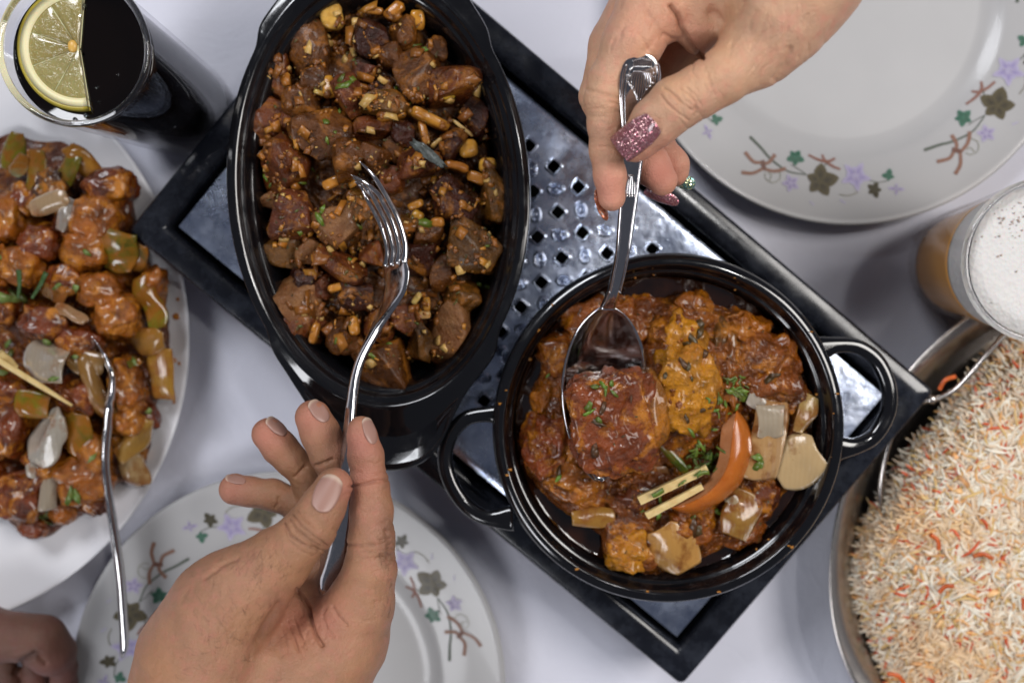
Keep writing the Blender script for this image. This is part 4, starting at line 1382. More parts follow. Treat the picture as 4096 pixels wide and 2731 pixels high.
# tomato wedge: skin side outer arc, cut faces meeting in a ridge
oarc = [(1133, 655), (1185, 720), (1222, 820), (1212, 920), (1160, 1020), (1075, 1105), (975, 1160), (885, 1178), (805, 1152)]
iarc = [(1128, 662), (1062, 725), (1045, 810), (1036, 900), (1000, 985), (940, 1050), (880, 1092), (830, 1115), (800, 1140)]
mid_ = [(1132, 658), (1110, 730), (1095, 820), (1078, 910), (1040, 990), (975, 1060), (905, 1105), (850, 1130), (803, 1146)]
n = 40
za = np.sin(np.linspace(0.02, .98, n) * math.pi) ** .6
oa = catmull([P(*C_(*p), .093) for p in oarc], n); ia = catmull([P(*C_(*p), .096) for p in iarc], n); ma = catmull([P(*C_(*p), .100) for p in mid_], n)
rl = []
for i in range(n):
    o_, m_, a_ = oa[i].copy(), ma[i].copy(), ia[i].copy()
    o_[2] = .0965 - .002 * za[i]; m_[2] = .0985 + .0085 * za[i]; a_[2] = .097 + .003 * za[i]
    pts_ = []
    for t in np.linspace(0, 1, 9): # rounded skin side
        q = m_ * (1 - t) + o_ * t; q = q + np.array([0, 0, 1]) * .0040 * za[i] * math.sin(t * math.pi); pts_.append(q)
    lo_ = (o_ + a_) / 2; lo_[2] = .088
    pts_ += [o_ * .7 + lo_ * .3, lo_, a_ * .8 + lo_ * .2, a_, a_ * .5 + m_ * .5 - np.array([0, 0, .0006 * za[i]])]
    rl.append(np.array(pts_))
v, f = rings(rl)
tcol = np.tile([.4, .1, .03, 1.0], (len(v), 1))
tw = thing('tomato_wedge', tuple(ma[20]), 'orange-red tomato wedge lying on the curry beside the ginger sticks', 'tomato')
obj('wedge_skin', v, f, TOMATO, tw, color=(.42, .125, .018))
# pale cut face strip, proud of the body by a hair
rl = []
for i in range(1, n - 1):
    a_, m_ = rl_pts = rl and (0, 0) or (0, 0)
    ring = v.reshape(n, -1, 3)[i]
    rl.append(np.array([ring[12], ring[13], ring[0]]) + np.array([-.0002, .0001, .0004]))
cv = np.concatenate(rl); nf = [q for q in grid_faces(len(rl), 3)]
cv2 = cv - np.array([0, 0, .0006]); m0 = len(cv)
obj('cut_face', np.concatenate([cv, cv2]), nf + [tuple(i + m0 for i in q[::-1]) for q in nf], TOMATO, tw, color=(.50, .215, .10))
cur_geo.append((v, f))
# ginger sticks
for (a, b, w, lab, zz) in [((640, 1112), (985, 950), 50, 'upper of two pale ginger sticks leaning on the tomato wedge', .1045), ((678, 1190), (960, 1040), 40, 'lower of two pale ginger sticks leaning on the tomato wedge', .1035)]:
    p, q = P(*C_(*a), zz - .004), P(*C_(*b), zz)
    pa = np.array([p + (q - p) * t + np.array([0, 0, .0006 * math.sin(t * 3)]) for t in np.linspace(0, 1, 12)])
    w_ = np.cross(q - p, [0, 0, 1]); hw = w * .791 * S(zz) / 2
    v, f = sweep(pa, w_, hw * np.linspace(1.05, .85, 12), hw * .8, 8, 5)
    v = v + .00035 * np.stack([perlin(v * 300), perlin(v * 300 + 9), perlin(v * 300 + 20)], 1)
    tag(obj('ginger_stick', v, f, PALEROOT, smooth=False, color=(.66, .53, .26)), lab, 'ginger', 'ginger sticks on the curry'); cur_geo.append((v, f))
# coriander on the curry
cb = bvh_of(cur_geo)
pts = [(*C_(x, y), s) for x, y, s in ((385, 635, 2.6), (395, 665, 1.6), (515, 575, 1.3), (465, 555, 1.7), (575, 480, 1.3), (535, 465, 1.0), (1165, 590, 2.8), (1150, 560, 2.2), (1100, 560, 2.0), (1020, 655, 1.8), (1045, 605, 1.6), (1130, 640, 2.2),
      (1240, 895, 2.0), (1240, 935, 2.2), (1255, 940, 1.4), (1020, 755, 1.8), (905, 770, 1.6), (1035, 1170, 1.5), (915, 1200, 1.6), (655, 1165, 1.5), (735, 1190, 1.4), (180, 485, 1.0), (235, 1000, 1.4), (860, 1020, 1.2), (845, 1030, .8), (990, 890, 1.6), (905, 860, 1.5), (950, 830, 1.5), (890, 940, 1.5), (980, 930, 1.3))]
scatter('coriander_leaves', cb, pts, sh_leaf, [(.07, .20, .02), (.05, .15, .015), (.10, .24, .04)], BITS, 'fresh green coriander leaf pieces on the tomato curry', 'herb', 12, .0008)
rr = random.Random(11)
pts = [(*C_(x + rr.gauss(0, 30), y + rr.gauss(0, 26)), rr.uniform(.8, 1.5)) for x, y in [(960, 860)] * 16 + [(920, 920)] * 8 + [(1010, 920)] * 8 + [(1110, 520)] * 11 + [(1050, 620)] * 8 + [(1140, 580)] * 7]
pts += [(*C_(x, y), s) for x, y, s in ((735, 1075, 2.2), (740, 1110, 2.0), (440, 525, 2.4), (490, 520, 2.0), (610, 495, 1.5), (960, 970, 1.8))]
scatter('coriander_shreds', cb, pts, sh_shred, [(.06, .17, .02), (.04, .12, .015), (.09, .22, .03)], BITS, 'thin green coriander shreds piled by the tomato wedge', 'herb', 13, .0009)
pts = [(*C_(x, y), s) for x, y, s in ((940, 225, 3.0), (950, 260, 2.8), (915, 310, 3.0), (880, 320, 2.2), (870, 430, 2.6), (890, 435, 2.0), (975, 370, 2.6), (440, 710, 2.6), (410, 850, 2.6), (905, 500, 1.2), (965, 655, 2.2), (880, 700, 1.8), (340, 160, 1.4), (590, 400, 1.8), (235, 975, 2.2), (915, 1255, 3.2), (940, 1265, 2.6), (1300, 500, 1.8), (1330, 480, 1.6), (1210, 750, 1.5), (770, 480, 1.5))]
scatter('charred_herbs', cb, pts, sh_leaf, [(.012, .016, .008), (.02, .03, .012), (.02, .012, .006)], BITS, 'blackened herb scraps baked into the curry chicken', 'herb', 14, .0005)
pts = []
while len(pts) < 420:
    x, y = rr.uniform(2080, 3290), rr.uniform(1190, 2300)
    if inpoly(x, y, CUR): pts.append((x, y, rr.uniform(.3, .9)))
scatter('spice_flecks', bvh_of(cur_geo[:cur_n0]), pts, sh_bit, [(.40, .14, .02), (.30, .07, .012), (.5, .22, .03), (.12, .04, .01)], BITS, 'grainy masala and tomato specks over the curry', 'spice', 15, .0)

pr_, r9 = [], random.Random(77)
for k in range(26):
    a = r9.uniform(0, 6.28); q_ = r9.choice((.93, .95, .97, .88)); c = rc_ + np.array([math.cos(a) * R0 * q_, math.sin(a) * R0 * q_, 0]); c[2] = .0985 if q_ > .9 else .0895
    v, f = sh_bit(r9); pr_.append((v * r9.uniform(.3, .8) + c, f))
v, f = merge(pr_); o = obj('rim_specks', v, f, BITS, attr={'print': np.tile([.45, .18, .02, 1], (len(v), 1))}); tag(o, 'tiny orange sauce specks stuck on the round pan rim', 'sauce', kind='stuff')
# ------------------------------------------------------------------ glazed chilli chicken on the platter
def D_(x, y): return (x * .5357, 500 + y * .5357)
def E_(x, y): return (x * .574, 1300 + y * .574)


GO, GB, GRN, GRY = (.46, .135, .010), (.24, .048, .007), (.15, .14, .010), (.44, .36, .26)
plat_geo = []
SM = [E_(-420, 300), D_(-300, 300), D_(0, 120), D_(110, 50), D_(240, 120), D_(470, 140), D_(640, 220), D_(730, 330), D_(900, 360), D_(990, 520), D_(1010, 700), D_(1090, 920), D_(1120, 1060), D_(1230, 1100), D_(1240, 1380), D_(1260, 1500),
      E_(1180, 140), E_(1190, 330), E_(1180, 490), E_(1090, 520), E_(1060, 700), E_(1030, 900), E_(980, 1140), E_(880, 1090), E_(800, 1100), E_(740, 1280), E_(600, 1300), E_(460, 1380), E_(320, 1480), E_(200, 1470), E_(60, 1370), E_(0, 1290), E_(-300, 1250)]
CH2 = [
 ('D', 730, 690, 310, 330, GO, 'large orange glazed chicken piece below the rim corner of the warmer', 8), ('D', 830, 470, 330, 270, GB, 'dark brown glazed chicken piece at the top right of the heap', 4),
 ('D', 640, 930, 300, 280, GO, 'orange-brown chicken piece in the middle right of the heap', 7), ('D', 70, 690, 170, 340, GO, 'orange chicken piece at the left frame edge near the top', 6),
 ('D', 300, 890, 270, 230, GB, 'red-brown chicken piece below the grey shiny onion', 7), ('D', 170, 1050, 270, 280, GO, 'orange chicken piece behind the green herb sprig', 9), ('D', 10, 1060, 150, 300, GO, 'chicken piece cut by the left edge under the ginger bit', 6),
 ('D', 740, 1240, 290, 250, GO, 'orange glazed chicken piece above the fork tips', 9), ('D', 880, 1420, 300, 310, GO, 'yellow-orange chicken piece right of the fork tips', 7), ('D', 340, 1470, 320, 230, GB, 'red-brown chicken piece under the thin beige onion', 10),
 ('D', 520, 720, 160, 280, GB, 'dark glazed chicken piece behind the grey onion', 3), ('D', 210, 560, 220, 220, GB, 'dark glazed chicken piece between the green peppers at the top', 1), ('D', 400, 480, 220, 260, (.10, .035, .01), 'very dark sauce covered piece between the green peppers', 1),
 ('D', 1150, 1180, 170, 240, GO, 'orange chicken edge right of the green-yellow pepper', 0), ('D', 500, 1150, 240, 240, GB, 'brown chicken piece in the centre of the heap', 5), ('D', 30, 1350, 160, 260, GB, 'brown chicken piece at the left edge under the herbs', 4),
 ('E', 880, 420, 200, 360, GO, 'orange chicken piece right of the fork', 3), ('E', 900, 640, 230, 230, GO, 'orange chicken piece above the pale onion wedge', 2), ('E', 590, 1060, 360, 330, GO, 'broad orange chicken piece at the bottom left of the fork handle', 3),
 ('E', 170, 1180, 320, 340, GB, 'red-brown chicken piece at the bottom beside the pale onion strip', 1), ('E', 60, 720, 230, 380, GB, 'dark red chicken piece left of the white triangular onion', 5), ('E', 440, 1290, 150, 160, GO, 'small orange chicken lump on the bottom rim of the heap', 1),
 ('E', 230, 1400, 190, 140, GB, 'small brown chicken lump lowest in the heap', -1), ('E', 670, 1240, 170, 140, GB, 'small brown lump at the bottom next to the fork handle', -2), ('E', 560, 480, 280, 220, GB, 'glossy brown chicken piece left of the fork neck', 4),
 ('E', 60, 460, 260, 200, GB, 'dark chicken piece under the long ginger stick', 4), ('E', 560, 120, 260, 220, GB, 'red-brown chicken piece at the fork tips', 5), ('E', 660, 880, 190, 260, GO, 'orange chicken piece just left of the fork handle', 3), ('E', 330, 960, 260, 260, GB, 'dark chicken piece behind the pale onion strip', 0),
 ('E', 1040, 640, 120, 170, GB, 'brown chicken edge piece at the right rim of the heap', -1), ('E', -120, 1000, 260, 420, GB, 'chicken piece at the lower left frame edge', 0), ('D', -120, 900, 260, 500, GB, 'chicken piece just inside the left frame edge', 2),
]


def plz(fx, fy):
    return .033 + .013 * max(0, 1 - ((fx - 180) / 620) ** 2 - ((fy - 1330) / 900) ** 2)


for i, (im, x, y, w, h, tone, lab, lift) in enumerate(CH2):
    fx, fy = (D_ if im == 'D' else E_)(x, y); z = plz(fx, fy) + lift / 1000 - .002
    s = S(z) * (.5357 if im == 'D' else .574); hx, hy = w * s / 2 * 1.08, h * s / 2 * 1.08
    v, f = lump(P(fx, fy, z), hx, hy, min(.014, .5 * (hx + hy)), (i * 37) % 40 - 20, seed=900 + i, n=2.8, amp=.17, fine=.04, fr=1.9)
    tag(obj('chicken_piece', v, f, CHILLI, color=tone), lab, 'chicken', 'glazed chicken pieces on the platter'); plat_geo.append((v, f))
    skirt.append((fx, fy, (hx + hy) / 2 / S(z), z))
psk = skirt[len(CHK):]


def plat_z(x, y, s):
    out = np.full(len(x), .0245)
    for fx, fy, r_, zt in psk:
        d = np.hypot(x - fx, y - fy) / (r_ * 1.55); out = np.maximum(out, .0245 + (zt - .0250) * np.exp(-d ** 2.6))
    return out - .0035 * np.clip((s - .94) / .06, 0, 1) - .001


v, f = polar_heap('x', SM, plat_z, None, nr=110, nt=320, amp=.0022, fr=190, jag=.03, seed=9)
tag(obj('chilli_sauce', v, f, CHILLI, color=(.20, .048, .006)), 'sticky brown-orange chilli sauce under the chicken on the white platter', 'sauce', kind='stuff')
plat_geo.append((v, f))
PG = 'pepper and onion pieces on the platter'
for (im, x, y, L, W, ang, curl, tone, dz, lab, mt, nm, cat, tip) in [
 ('D', 85, 190, 270, 150, 68, .3, GRN, 10, 'olive green pepper piece at the very top of the heap', GREEN, 'pepper_piece', 'pepper', .5),
 ('D', 250, 360, 320, 130, 84, .3, (.16, .12, .01), 11, 'tall olive-yellow pepper piece second from the top left', GREEN, 'pepper_piece', 'pepper', .8),
 ('D', 130, 300, 150, 120, 60, .3, (.20, .20, .10), 12, 'shiny pale green pepper piece near the top left', GREEN, 'pepper_piece', 'pepper', .6),
 ('D', 490, 290, 300, 130, 70, .3, (.12, .11, .01), 9, 'dark green pepper piece near the top centre', GREEN, 'pepper_piece', 'pepper', .6),
 ('D', 600, 250, 250, 130, -50, .4, (.30, .14, .02), 9, 'orange-brown pepper piece at the top right curve of the heap', GREEN, 'pepper_piece', 'pepper', .7),
 ('D', 870, 940, 290, 210, 75, .25, (.10, .095, .010), 14, 'dark green pepper square by the warmer corner', GREEN, 'pepper_piece', 'pepper', .9),
 ('D', 1030, 1000, 220, 110, 70, .3, (.07, .06, .02), 9, 'dark shiny pepper piece touching the warmer edge', GREEN, 'pepper_piece', 'pepper', .6),
 ('D', 1120, 1330, 400, 150, -72, .35, (.17, .16, .012), 10, 'long green-yellow pepper piece at the right rim of the heap', GREEN, 'pepper_piece', 'pepper', .6),
 ('D', 350, 590, 310, 130, 15, .3, (.52, .36, .20), 16, 'beige onion piece in the upper middle of the heap', ONIONW, 'onion_piece', 'onion', .5),
 ('D', 485, 670, 260, 110, 70, .35, (.36, .31, .26), 15, 'grey shiny onion strip right of the beige one', ONIONW, 'onion_piece', 'onion', .6),
 ('D', 520, 1400, 240, 110, -30, .35, (.48, .28, .14), 18, 'beige-brown onion sliver in the middle of the heap', ONIONW, 'onion_piece', 'onion', .5),
 ('D', 400, 1230, 180, 130, -20, .3, (.26, .12, .02), 12, 'brown translucent onion piece right of the herb sprig', ONION, 'onion_piece', 'onion', .7),
 ('E', 290, 245, 300, 250, -15, .45, (.46, .38, .28), 19, 'large cup shaped grey-beige onion piece by the ginger stick', ONIONW, 'onion_piece', 'onion', .75),
 ('E', 300, 790, 390, 290, 60, .4, (.50, .45, .37), 17, 'large white triangular onion piece at the lower left', ONIONW, 'onion_piece', 'onion', .35),
 ('E', 330, 1110, 290, 110, 88, .4, (.46, .38, .28), 11, 'pale onion strip below the white triangular one', ONIONW, 'onion_piece', 'onion', .9),
 ('E', 220, 1010, 130, 70, 80, .3, (.50, .44, .36), 13, 'small white onion sliver left of the pale strip', ONIONW, 'onion_piece', 'onion', .6),
 ('E', 1000, 110, 320, 150, -5, .35, (.40, .19, .03), 10, 'orange translucent onion piece at the right rim, upper', ONION, 'onion_piece', 'onion', .6),
 ('E', 1120, 350, 330, 150, 85, .3, (.46, .24, .035), 8, 'orange translucent onion piece at the right rim, middle', ONION, 'onion_piece', 'onion', .9),
 ('E', 920, 800, 330, 190, 55, .35, (.44, .24, .05), 7, 'golden onion petal right of the fork handle', ONION, 'onion_piece', 'onion', .6),
 ('E', 940, 1010, 280, 170, -70, .35, (.58, .38, .17), 3, 'pale orange onion petal hanging off the lower right of the heap', ONION, 'onion_piece', 'onion', .5),
 ('E', 660, 460, 480, 130, -72, .45, (.34, .17, .04), 14, 'long brown onion slice beside the fork neck', ONION, 'onion_piece', 'onion', .5),
 ('E', 600, 260, 240, 160, -10, .3, (.36, .20, .06), 15, 'brown onion petal at the left of the fork tines', ONION, 'onion_piece', 'onion', .6),
 ('E', 215, 560, 210, 170, -10, .25, (.13, .15, .01), 13, 'olive green pepper piece below the ginger stick', GREEN, 'pepper_piece', 'pepper', .8),
 ('E', 490, 760, 260, 210, 80, .3, (.14, .10, .01), 11, 'olive-brown pepper piece right of the white triangular onion', GREEN, 'pepper_piece', 'pepper', .8),
 ('E', 930, 260, 90, 60, 20, .3, (.16, .16, .02), 14, 'small green pepper bit right of the fork', GREEN, 'pepper_piece', 'pepper', .6),
]:
    fx, fy = (D_ if im == 'D' else E_)(x, y); z = plz(fx, fy) + dz / 1000 - .001; s = S(z) * (.5357 if im == 'D' else .574)
    r_ = random.Random(int(x * 3 + y)); v, f = petal(P(fx, fy, z - .001), L * s * 1.1, W * s * 1.15, .0014, ang, curl, int(x * 3 + y), tip, r_.uniform(-.3, .3), r_.uniform(-.3, .3), rag=.2)
    tag(obj(nm, v, f, mt, color=tone), lab, cat, PG); plat_geo.append((v, f))
for a, b, w, lab in (((-60, 215), (505, 560), 46, 'long pale ginger stick across the glazed chicken'), ((-10, 190), (120, 290), 60, 'short pale ginger piece at the left edge on the chicken')):
    pa = np.array([P(*E_(*a), .066) * (1 - t) + P(*E_(*b), .059) * t for t in np.linspace(0, 1, 14)])
    w_ = np.cross(pa[-1] - pa[0], [0, 0, 1]); hw = w * .574 * S(.06) / 2
    v, f = sweep(pa, w_, hw * np.interp(np.linspace(0, 1, 14), [0, .6, 1], [1, .9, .35]), hw * .6, 8, 4)
    tag(obj('ginger_stick', v, f, PALEROOT, color=(.56, .44, .20)), lab, 'ginger', 'ginger on the chicken platter'); plat_geo.append((v, f))
pb = bvh_of(plat_geo)
pts = [(*D_(x, y), s) for x, y, s in ((10, 1280, 4), (50, 1290, 3.6), (80, 1250, 3), (160, 1290, 3.2), (190, 1300, 2.6), (570, 1220, 3), (440, 1190, 2.6), (655, 950, 2.4), (10, 985, 2.4))]
pts += [(*E_(x, y), s) for x, y, s in ((330, 110, 2.6), (520, 220, 2.2), (380, 370, 2.4), (20, 340, 3), (60, 130, 2.4), (80, 200, 2.5), (940, 250, 2.0), (490, 1180, 3.2), (540, 1190, 2.6), (330, 1300, 3.4), (300, 1340, 3), (650, 920, 2.4), (1040, 600, 3))]
scatter('coriander_leaves', pb, pts, sh_leaf, [(.06, .16, .03), (.04, .11, .02), (.10, .20, .05)], BITS, 'green coriander leaf pieces on the glazed chilli chicken', 'herb', 22, .001)
for (a, b, lab) in (((135, 1290), (140, 1080), 'upright green herb stem on the glazed chicken'), ((240, 1290), (345, 1100), 'slanting green herb stem on the glazed chicken')):
    pa = catmull([P(*D_(*a), .062), P(*D_((a[0] + b[0]) / 2 + 8, (a[1] + b[1]) / 2), .066), P(*D_(*b), .067)], 10)
    v, f = sweep(pa, np.cross(pa[-1] - pa[0], [0, 0, 1]), np.linspace(.0009, .0016, 10), .0006, 8)
    tag(obj('herb_stem', v, f, HERB, color=(.04, .09, .025)), lab, 'herb', 'herb stems on the platter')
# sauce drips on the platter rim
for x, y, r_, dl in ((1210, 245, 20, 'orange sauce drip right of the middle orange onion'), (1255, 268, 16, 'outermost orange sauce drip near the platter rim'), (1195, 500, 22, 'orange sauce drip below the middle orange onion'), (1220, 538, 18, 'lowest orange sauce drip on the platter'), (1245, -180, 18, 'topmost orange sauce drip, beside the long pepper'), (1230, -60, 26, 'largest orange sauce drip, above the upper orange onion'), (1180, 450, 14, 'smallest orange sauce drip at the edge of the heap')):
    fx, fy = E_(x, y); c = P(fx, fy, .0215)
    v, f = ico(2); v = v * np.array([r_ * .574 * S(.02) * 1.2, r_ * .574 * S(.02), .0008]); v = v * (1 + .3 * perlin(v * 400))[:, None]
    o = obj('sauce_drop', v + c, f, SMEAR); tag(o, dl, 'sauce', 'sauce drips on the platter rim')

# ------------------------------------------------------------------ cutlery
def fork_side(name, label, path, wd, widths, thick, tine_n, root_k, spread, lift):
    pass


FP = [(1600, 1050, 118), (1607, 1100, 119), (1602, 1150, 120), (1585, 1195, 121), (1560, 1245, 122.5), (1522, 1310, 125), (1482, 1385, 128), (1455, 1440, 130), (1434, 1510, 133), (1420, 1600, 137), (1408, 1700, 141), (1397, 1800, 145), (1390, 1900, 148.5), (1386, 2000, 151), (1378, 2090, 153), (1366, 2180, 155), (1350, 2270, 157), (1332, 2350, 158.5), (1318, 2418, 159.5)]
fork_root = thing('fork', P(1434, 1510, .120), 'silver fork held upright between bare fingers, tines in the stir fried meat', 'fork', None)
wd = np.array([.62, .10, .78]); wd /= np.linalg.norm(wd)
ctr = np.array([P(x - 22 * (1 - i / 18.0), y, z / 1000 - .002) for i, (x, y, z) in enumerate(FP)])
q = catmull(ctr, 110); u = np.linspace(0, 1, 110)
hw = np.interp(u, [0, .06, .14, .22, .28, .34, .42, .60, .80, .93, .975, 1], [.0105, .0112, .0095, .0060, .0036, .0028, .0027, .0036, .0060, .0100, .0085, .0030])
ht = np.interp(u, [0, .03, .1, .25, .4, .8, .97, 1], [.0003, .0008, .0010, .0016, .0019, .0016, .0013, .0007])
wdv = np.array([wd * (1 - k) + np.array([.74, .0, .67]) * k for k in np.clip(u * 1.6, 0, 1)])
v, f = sweep(q, wdv, hw, ht, 22, 3.2)
obj('handle', v, f, SILVER, fork_root)
w0 = wd
tipm = [(1438, 646, 119), (1405, 700, 115), (1412, 712, 112.5), (1420, 726, 110)]
for k in range(4):
    o_ = (1.5 - k) * .0056
    bend = [(1600, 1060), (1607, 1004), (1597, 944), (1577, 884), (1547, 825), (1522, 780)]
    root = np.array([P(x - 22, y, .116) for x, y in bend]) + w0 * o_
    sh = k * 3.0
    tx, ty, tz = tipm[k]
    tip = P(tx, ty, tz / 1000)
    m1 = root[-1] * .45 + tip * .55 + np.array([.0010, .0004, .0012])
    pa = catmull(list(root) + [m1, tip], 46)
    uu = np.linspace(0, 1, 46)
    hh = np.interp(uu, [0, .15, .8, .97, 1], [.0021, .0015, .00125, .0006, .0002])
    v, f = sweep(pa, w0, hh, hh * .85, 12, 2.6)
    obj('tine', v, f, SILVER, fork_root)
# shell relief at the handle end
for k in range(-3, 4):
    t = np.linspace(.86, .985, 14); pp = np.array([q[int(a * 109)] for a in t]); spread = (t - .85) * 7.0
    base_w = wdv[100] / np.linalg.norm(wdv[100]); nn_ = np.cross(q[100] - q[96], base_w); nn_ /= np.linalg.norm(nn_)
    if nn_[2] < 0 and nn_[0] > 0: nn_ = -nn_
    pp = pp + np.outer(spread * k * .0024, base_w) - nn_ * .0013
    v, f = sweep(pp, base_w, .00042, .00035, 6)
    obj('shell_rib', v, f, SILVER, fork_root)

LP = [(367, 1352, 56), (385, 1375, 57), (402, 1398, 58), (422, 1432, 60), (436, 1466, 61), (448, 1500, 62), (451, 1530, 62), (448, 1570, 61.5), (441, 1610, 60), (434, 1660, 58.5), (432, 1700, 57.5), (425, 1760, 56), (421, 1830, 54), (422, 1880, 53), (428, 1930, 52), (434, 1980, 51), (448, 2075, 50), (460, 2150, 49), (471, 2220, 48), (482, 2310, 46), (490, 2420, 44), (496, 2520, 42), (497, 2570, 40), (490, 2612, 37)]
LW = np.array([0, 0, H]) - P(440, 1900, .05); LW /= np.linalg.norm(LW)
fork2 = thing('fork', P(430, 1700, .05), 'silver fork seen edge-on, tips in the glazed chicken, handle over the ivory plate', 'fork')
q2 = catmull([P(x, y, z / 1000 - .006) for x, y, z in LP], 120); u2 = np.linspace(0, 1, 120)
hw2 = np.interp(u2, [0, .25, .30, .36, .45, .8, .96, 1], [.0010, .0105, .0085, .0035, .0030, .0065, .0100, .004])
keep = u2 > .13
v, f = sweep(q2[keep], LW, np.interp(u2[keep], [0, .13, .22, .28, .36, .45, .8, .96, 1], [.009, .0100, .0105, .0085, .0035, .0030, .0060, .0085, .004]), np.interp(u2[keep], [.13, .3, .5, .95, 1], [.0016, .0026, .0027, .0027, .0014]), 20, 2.4)
obj('handle', v, f, SILVER, fork2)
for k in range(4):
    o_ = LW * (1.5 - k) * .0050
    n0 = int(.15 * 120); pa = q2[:n0] + o_; v, f = sweep(pa, LW, np.linspace(.0004, .0017, n0), np.linspace(.0004, .0011, n0), 10)
    obj('tine', v, f, SILVER, fork2)

# serving spoon
SPc = [(2568, 214, 176), (2566, 235, 175), (2562, 290, 173), (2556, 350, 171), (2548, 430, 168), (2540, 510, 165), (2531, 600, 161), (2522, 690, 157), (2513, 790, 152), (2502, 890, 147), (2492, 980, 142), (2478, 1060, 136), (2462, 1130, 130), (2446, 1190, 124), (2430, 1230, 119)]
spoon = thing('serving_spoon', P(2430, 1230, .11), 'silver serving spoon with shell handle, held by the hand with glitter nails over the curry', 'spoon')
q3 = catmull([P(x, y, z / 1000) for x, y, z in SPc], 4001); ar3 = np.concatenate([[0], np.cumsum(np.linalg.norm(np.diff(q3, axis=0), axis=1))]); ar3 /= ar3[-1]
u3 = np.linspace(0, 1, 170) * .2 + .8 * np.linspace(0, 1, 170) ** 2; q3 = np.stack([np.interp(u3, ar3, q3[:, k]) for k in range(3)], 1)
sw = np.array([1.0, .10, -.12])
hw3 = np.interp(u3, [0, .0012, .004, .008, .015, .025, .04, .07, .11, .15, .20, .27, .36, .55, .75, .9, 1], [.0006, .0018, .0034, .0047, .0062, .0073, .0083, .0092, .0093, .0089, .0078, .0062, .0050, .0040, .0031, .0030, .0038])
v, f = sweep(q3, sw, hw3, np.interp(u3, [0, .05, .5, .9, 1], [.0009, .0015, .0019, .0023, .0018]), 26, 3.0)
obj('handle', v, f, SILVER, spoon)


def along(t):                                    # point and frame on the handle's upper face
    p = np.array([np.interp(t, u3, q3[:, k]) for k in range(3)]); d = np.array([np.interp(t + .01, u3, q3[:, k]) for k in range(3)]) - p; d /= np.linalg.norm(d)
    w = sw - (sw @ d) * d; w /= np.linalg.norm(w); nz = np.cross(w, d)
    if nz[2] < 0: nz = -nz
    return p, d, w, nz, float(np.interp(t, u3, hw3))


def relief(pts, r, nm='engraved_ridge'):
    pp = []
    for t, sx in pts:
        p, d, w, nz, h_ = along(max(t, .004)); pp.append(p + w * sx * h_ + nz * (float(np.interp(t, [0, .05, .5, .9, 1], [.0010, .0016, .0020, .0024, .0018])) + .0001 - .0004 * sx * sx))
    pp = catmull(pp, max(8, len(pp) * 4)); v, f = sweep(pp, np.cross(np.gradient(pp, axis=0), along(.2)[3]), r, r * .8, 8, 2)
    return v, f


parts_ = []
for sd in (-1, 1):                                # rolled border and threads
    parts_.append(relief([(t, sd * .84) for t in np.linspace(.035, .9, 30)], .00060))
    parts_.append(relief([(t, sd * .70) for t in np.linspace(.07, .34, 12)], .00035))
    parts_.append(relief([(.045, sd * .45), (.06, sd * .62), (.075, sd * .60), (.078, sd * .45), (.068, sd * .40)], .00035))
obj('border_moulding', *merge(parts_), SILVER, spoon)
parts_ = []
for k in range(-4, 5):
    parts_.append(relief([(.012 + .0035 * abs(k) * .6, k * .14), (.045, k * .115)], .00046))
for k in range(-5, 6):
    e_ = .15 - .006 * abs(k) * 1.4
    parts_.append(relief([(.056, k * .075), (.085, k * .12), (e_ - .012, k * .125 * (1 if abs(k) < 4 else 1.05)), (e_ + .018 - abs(k) * .006, k * .085)], .00046))
obj('shell_ornament', *merge(parts_), SILVER, spoon)
parts_ = []
for k in (-2, -1, 0, 1, 2):
    parts_.append(relief([(.42, k * .08), (.45, k * .22), (.50, k * .30)], .0004)); parts_.append(relief([(.30, k * .30), (.33, k * .22), (.355, k * .1)], .0004))
obj('fan_ornament', *merge(parts_), SILVER, spoon)
# bowl of the spoon
bA, bB = P(2428, 1228, .1185), P(2398, 1925, .1035)
ax_ = bB - bA; BL = np.linalg.norm(ax_); ax_ /= BL
side = np.array([1.0, .02, -.42]); side -= (side @ ax_) * ax_; side /= np.linalg.norm(side)
upn = np.cross(side, ax_); upn = upn if upn[2] > 0 else -upn
BW, BD = .0235, .0105
nu, nv = 44, 30
top, bot = [], []
for i in range(nu):
    u = i / (nu - 1); wv_ = BW * (math.sin(math.pi * u ** .82) ** .62) if 0 < u < 1 else .0
    wv_ = max(wv_, .0028 if u < .5 else .0012)
    dep = BD * math.sin(math.pi * min(1, u * 1.02) ** .9) ** .8 if 0 < u < 1 else 0
    for j in range(nv):
        t = j / (nv - 1) * 2 - 1
        zc = -dep * (1 - abs(t) ** 2.3) + .0022 * math.sin(u * math.pi * .9) * (abs(t) ** 3)
        p = bA + ax_ * (u * BL) + side * (wv_ * t) + upn * zc
        top.append(p); bot.append(p - upn * .0011 - side * (-.0006 * np.sign(t) * abs(t) ** 6))
v = np.array(top + bot); n = nu * nv
f = [q_[::-1] for q_ in grid_faces(nu, nv)] + [tuple(i + n for i in q_) for q_ in grid_faces(nu, nv)]
bd = [j for j in range(nv)] + [i * nv + nv - 1 for i in range(1, nu)] + [(nu - 1) * nv + j for j in range(nv - 2, -1, -1)] + [i * nv for i in range(nu - 2, 0, -1)]
for a, b in zip(bd, bd[1:] + bd[:1]): f.append((b, a, a + n, b + n))
obj('spoon_bowl', v, f, SILVER, spoon)
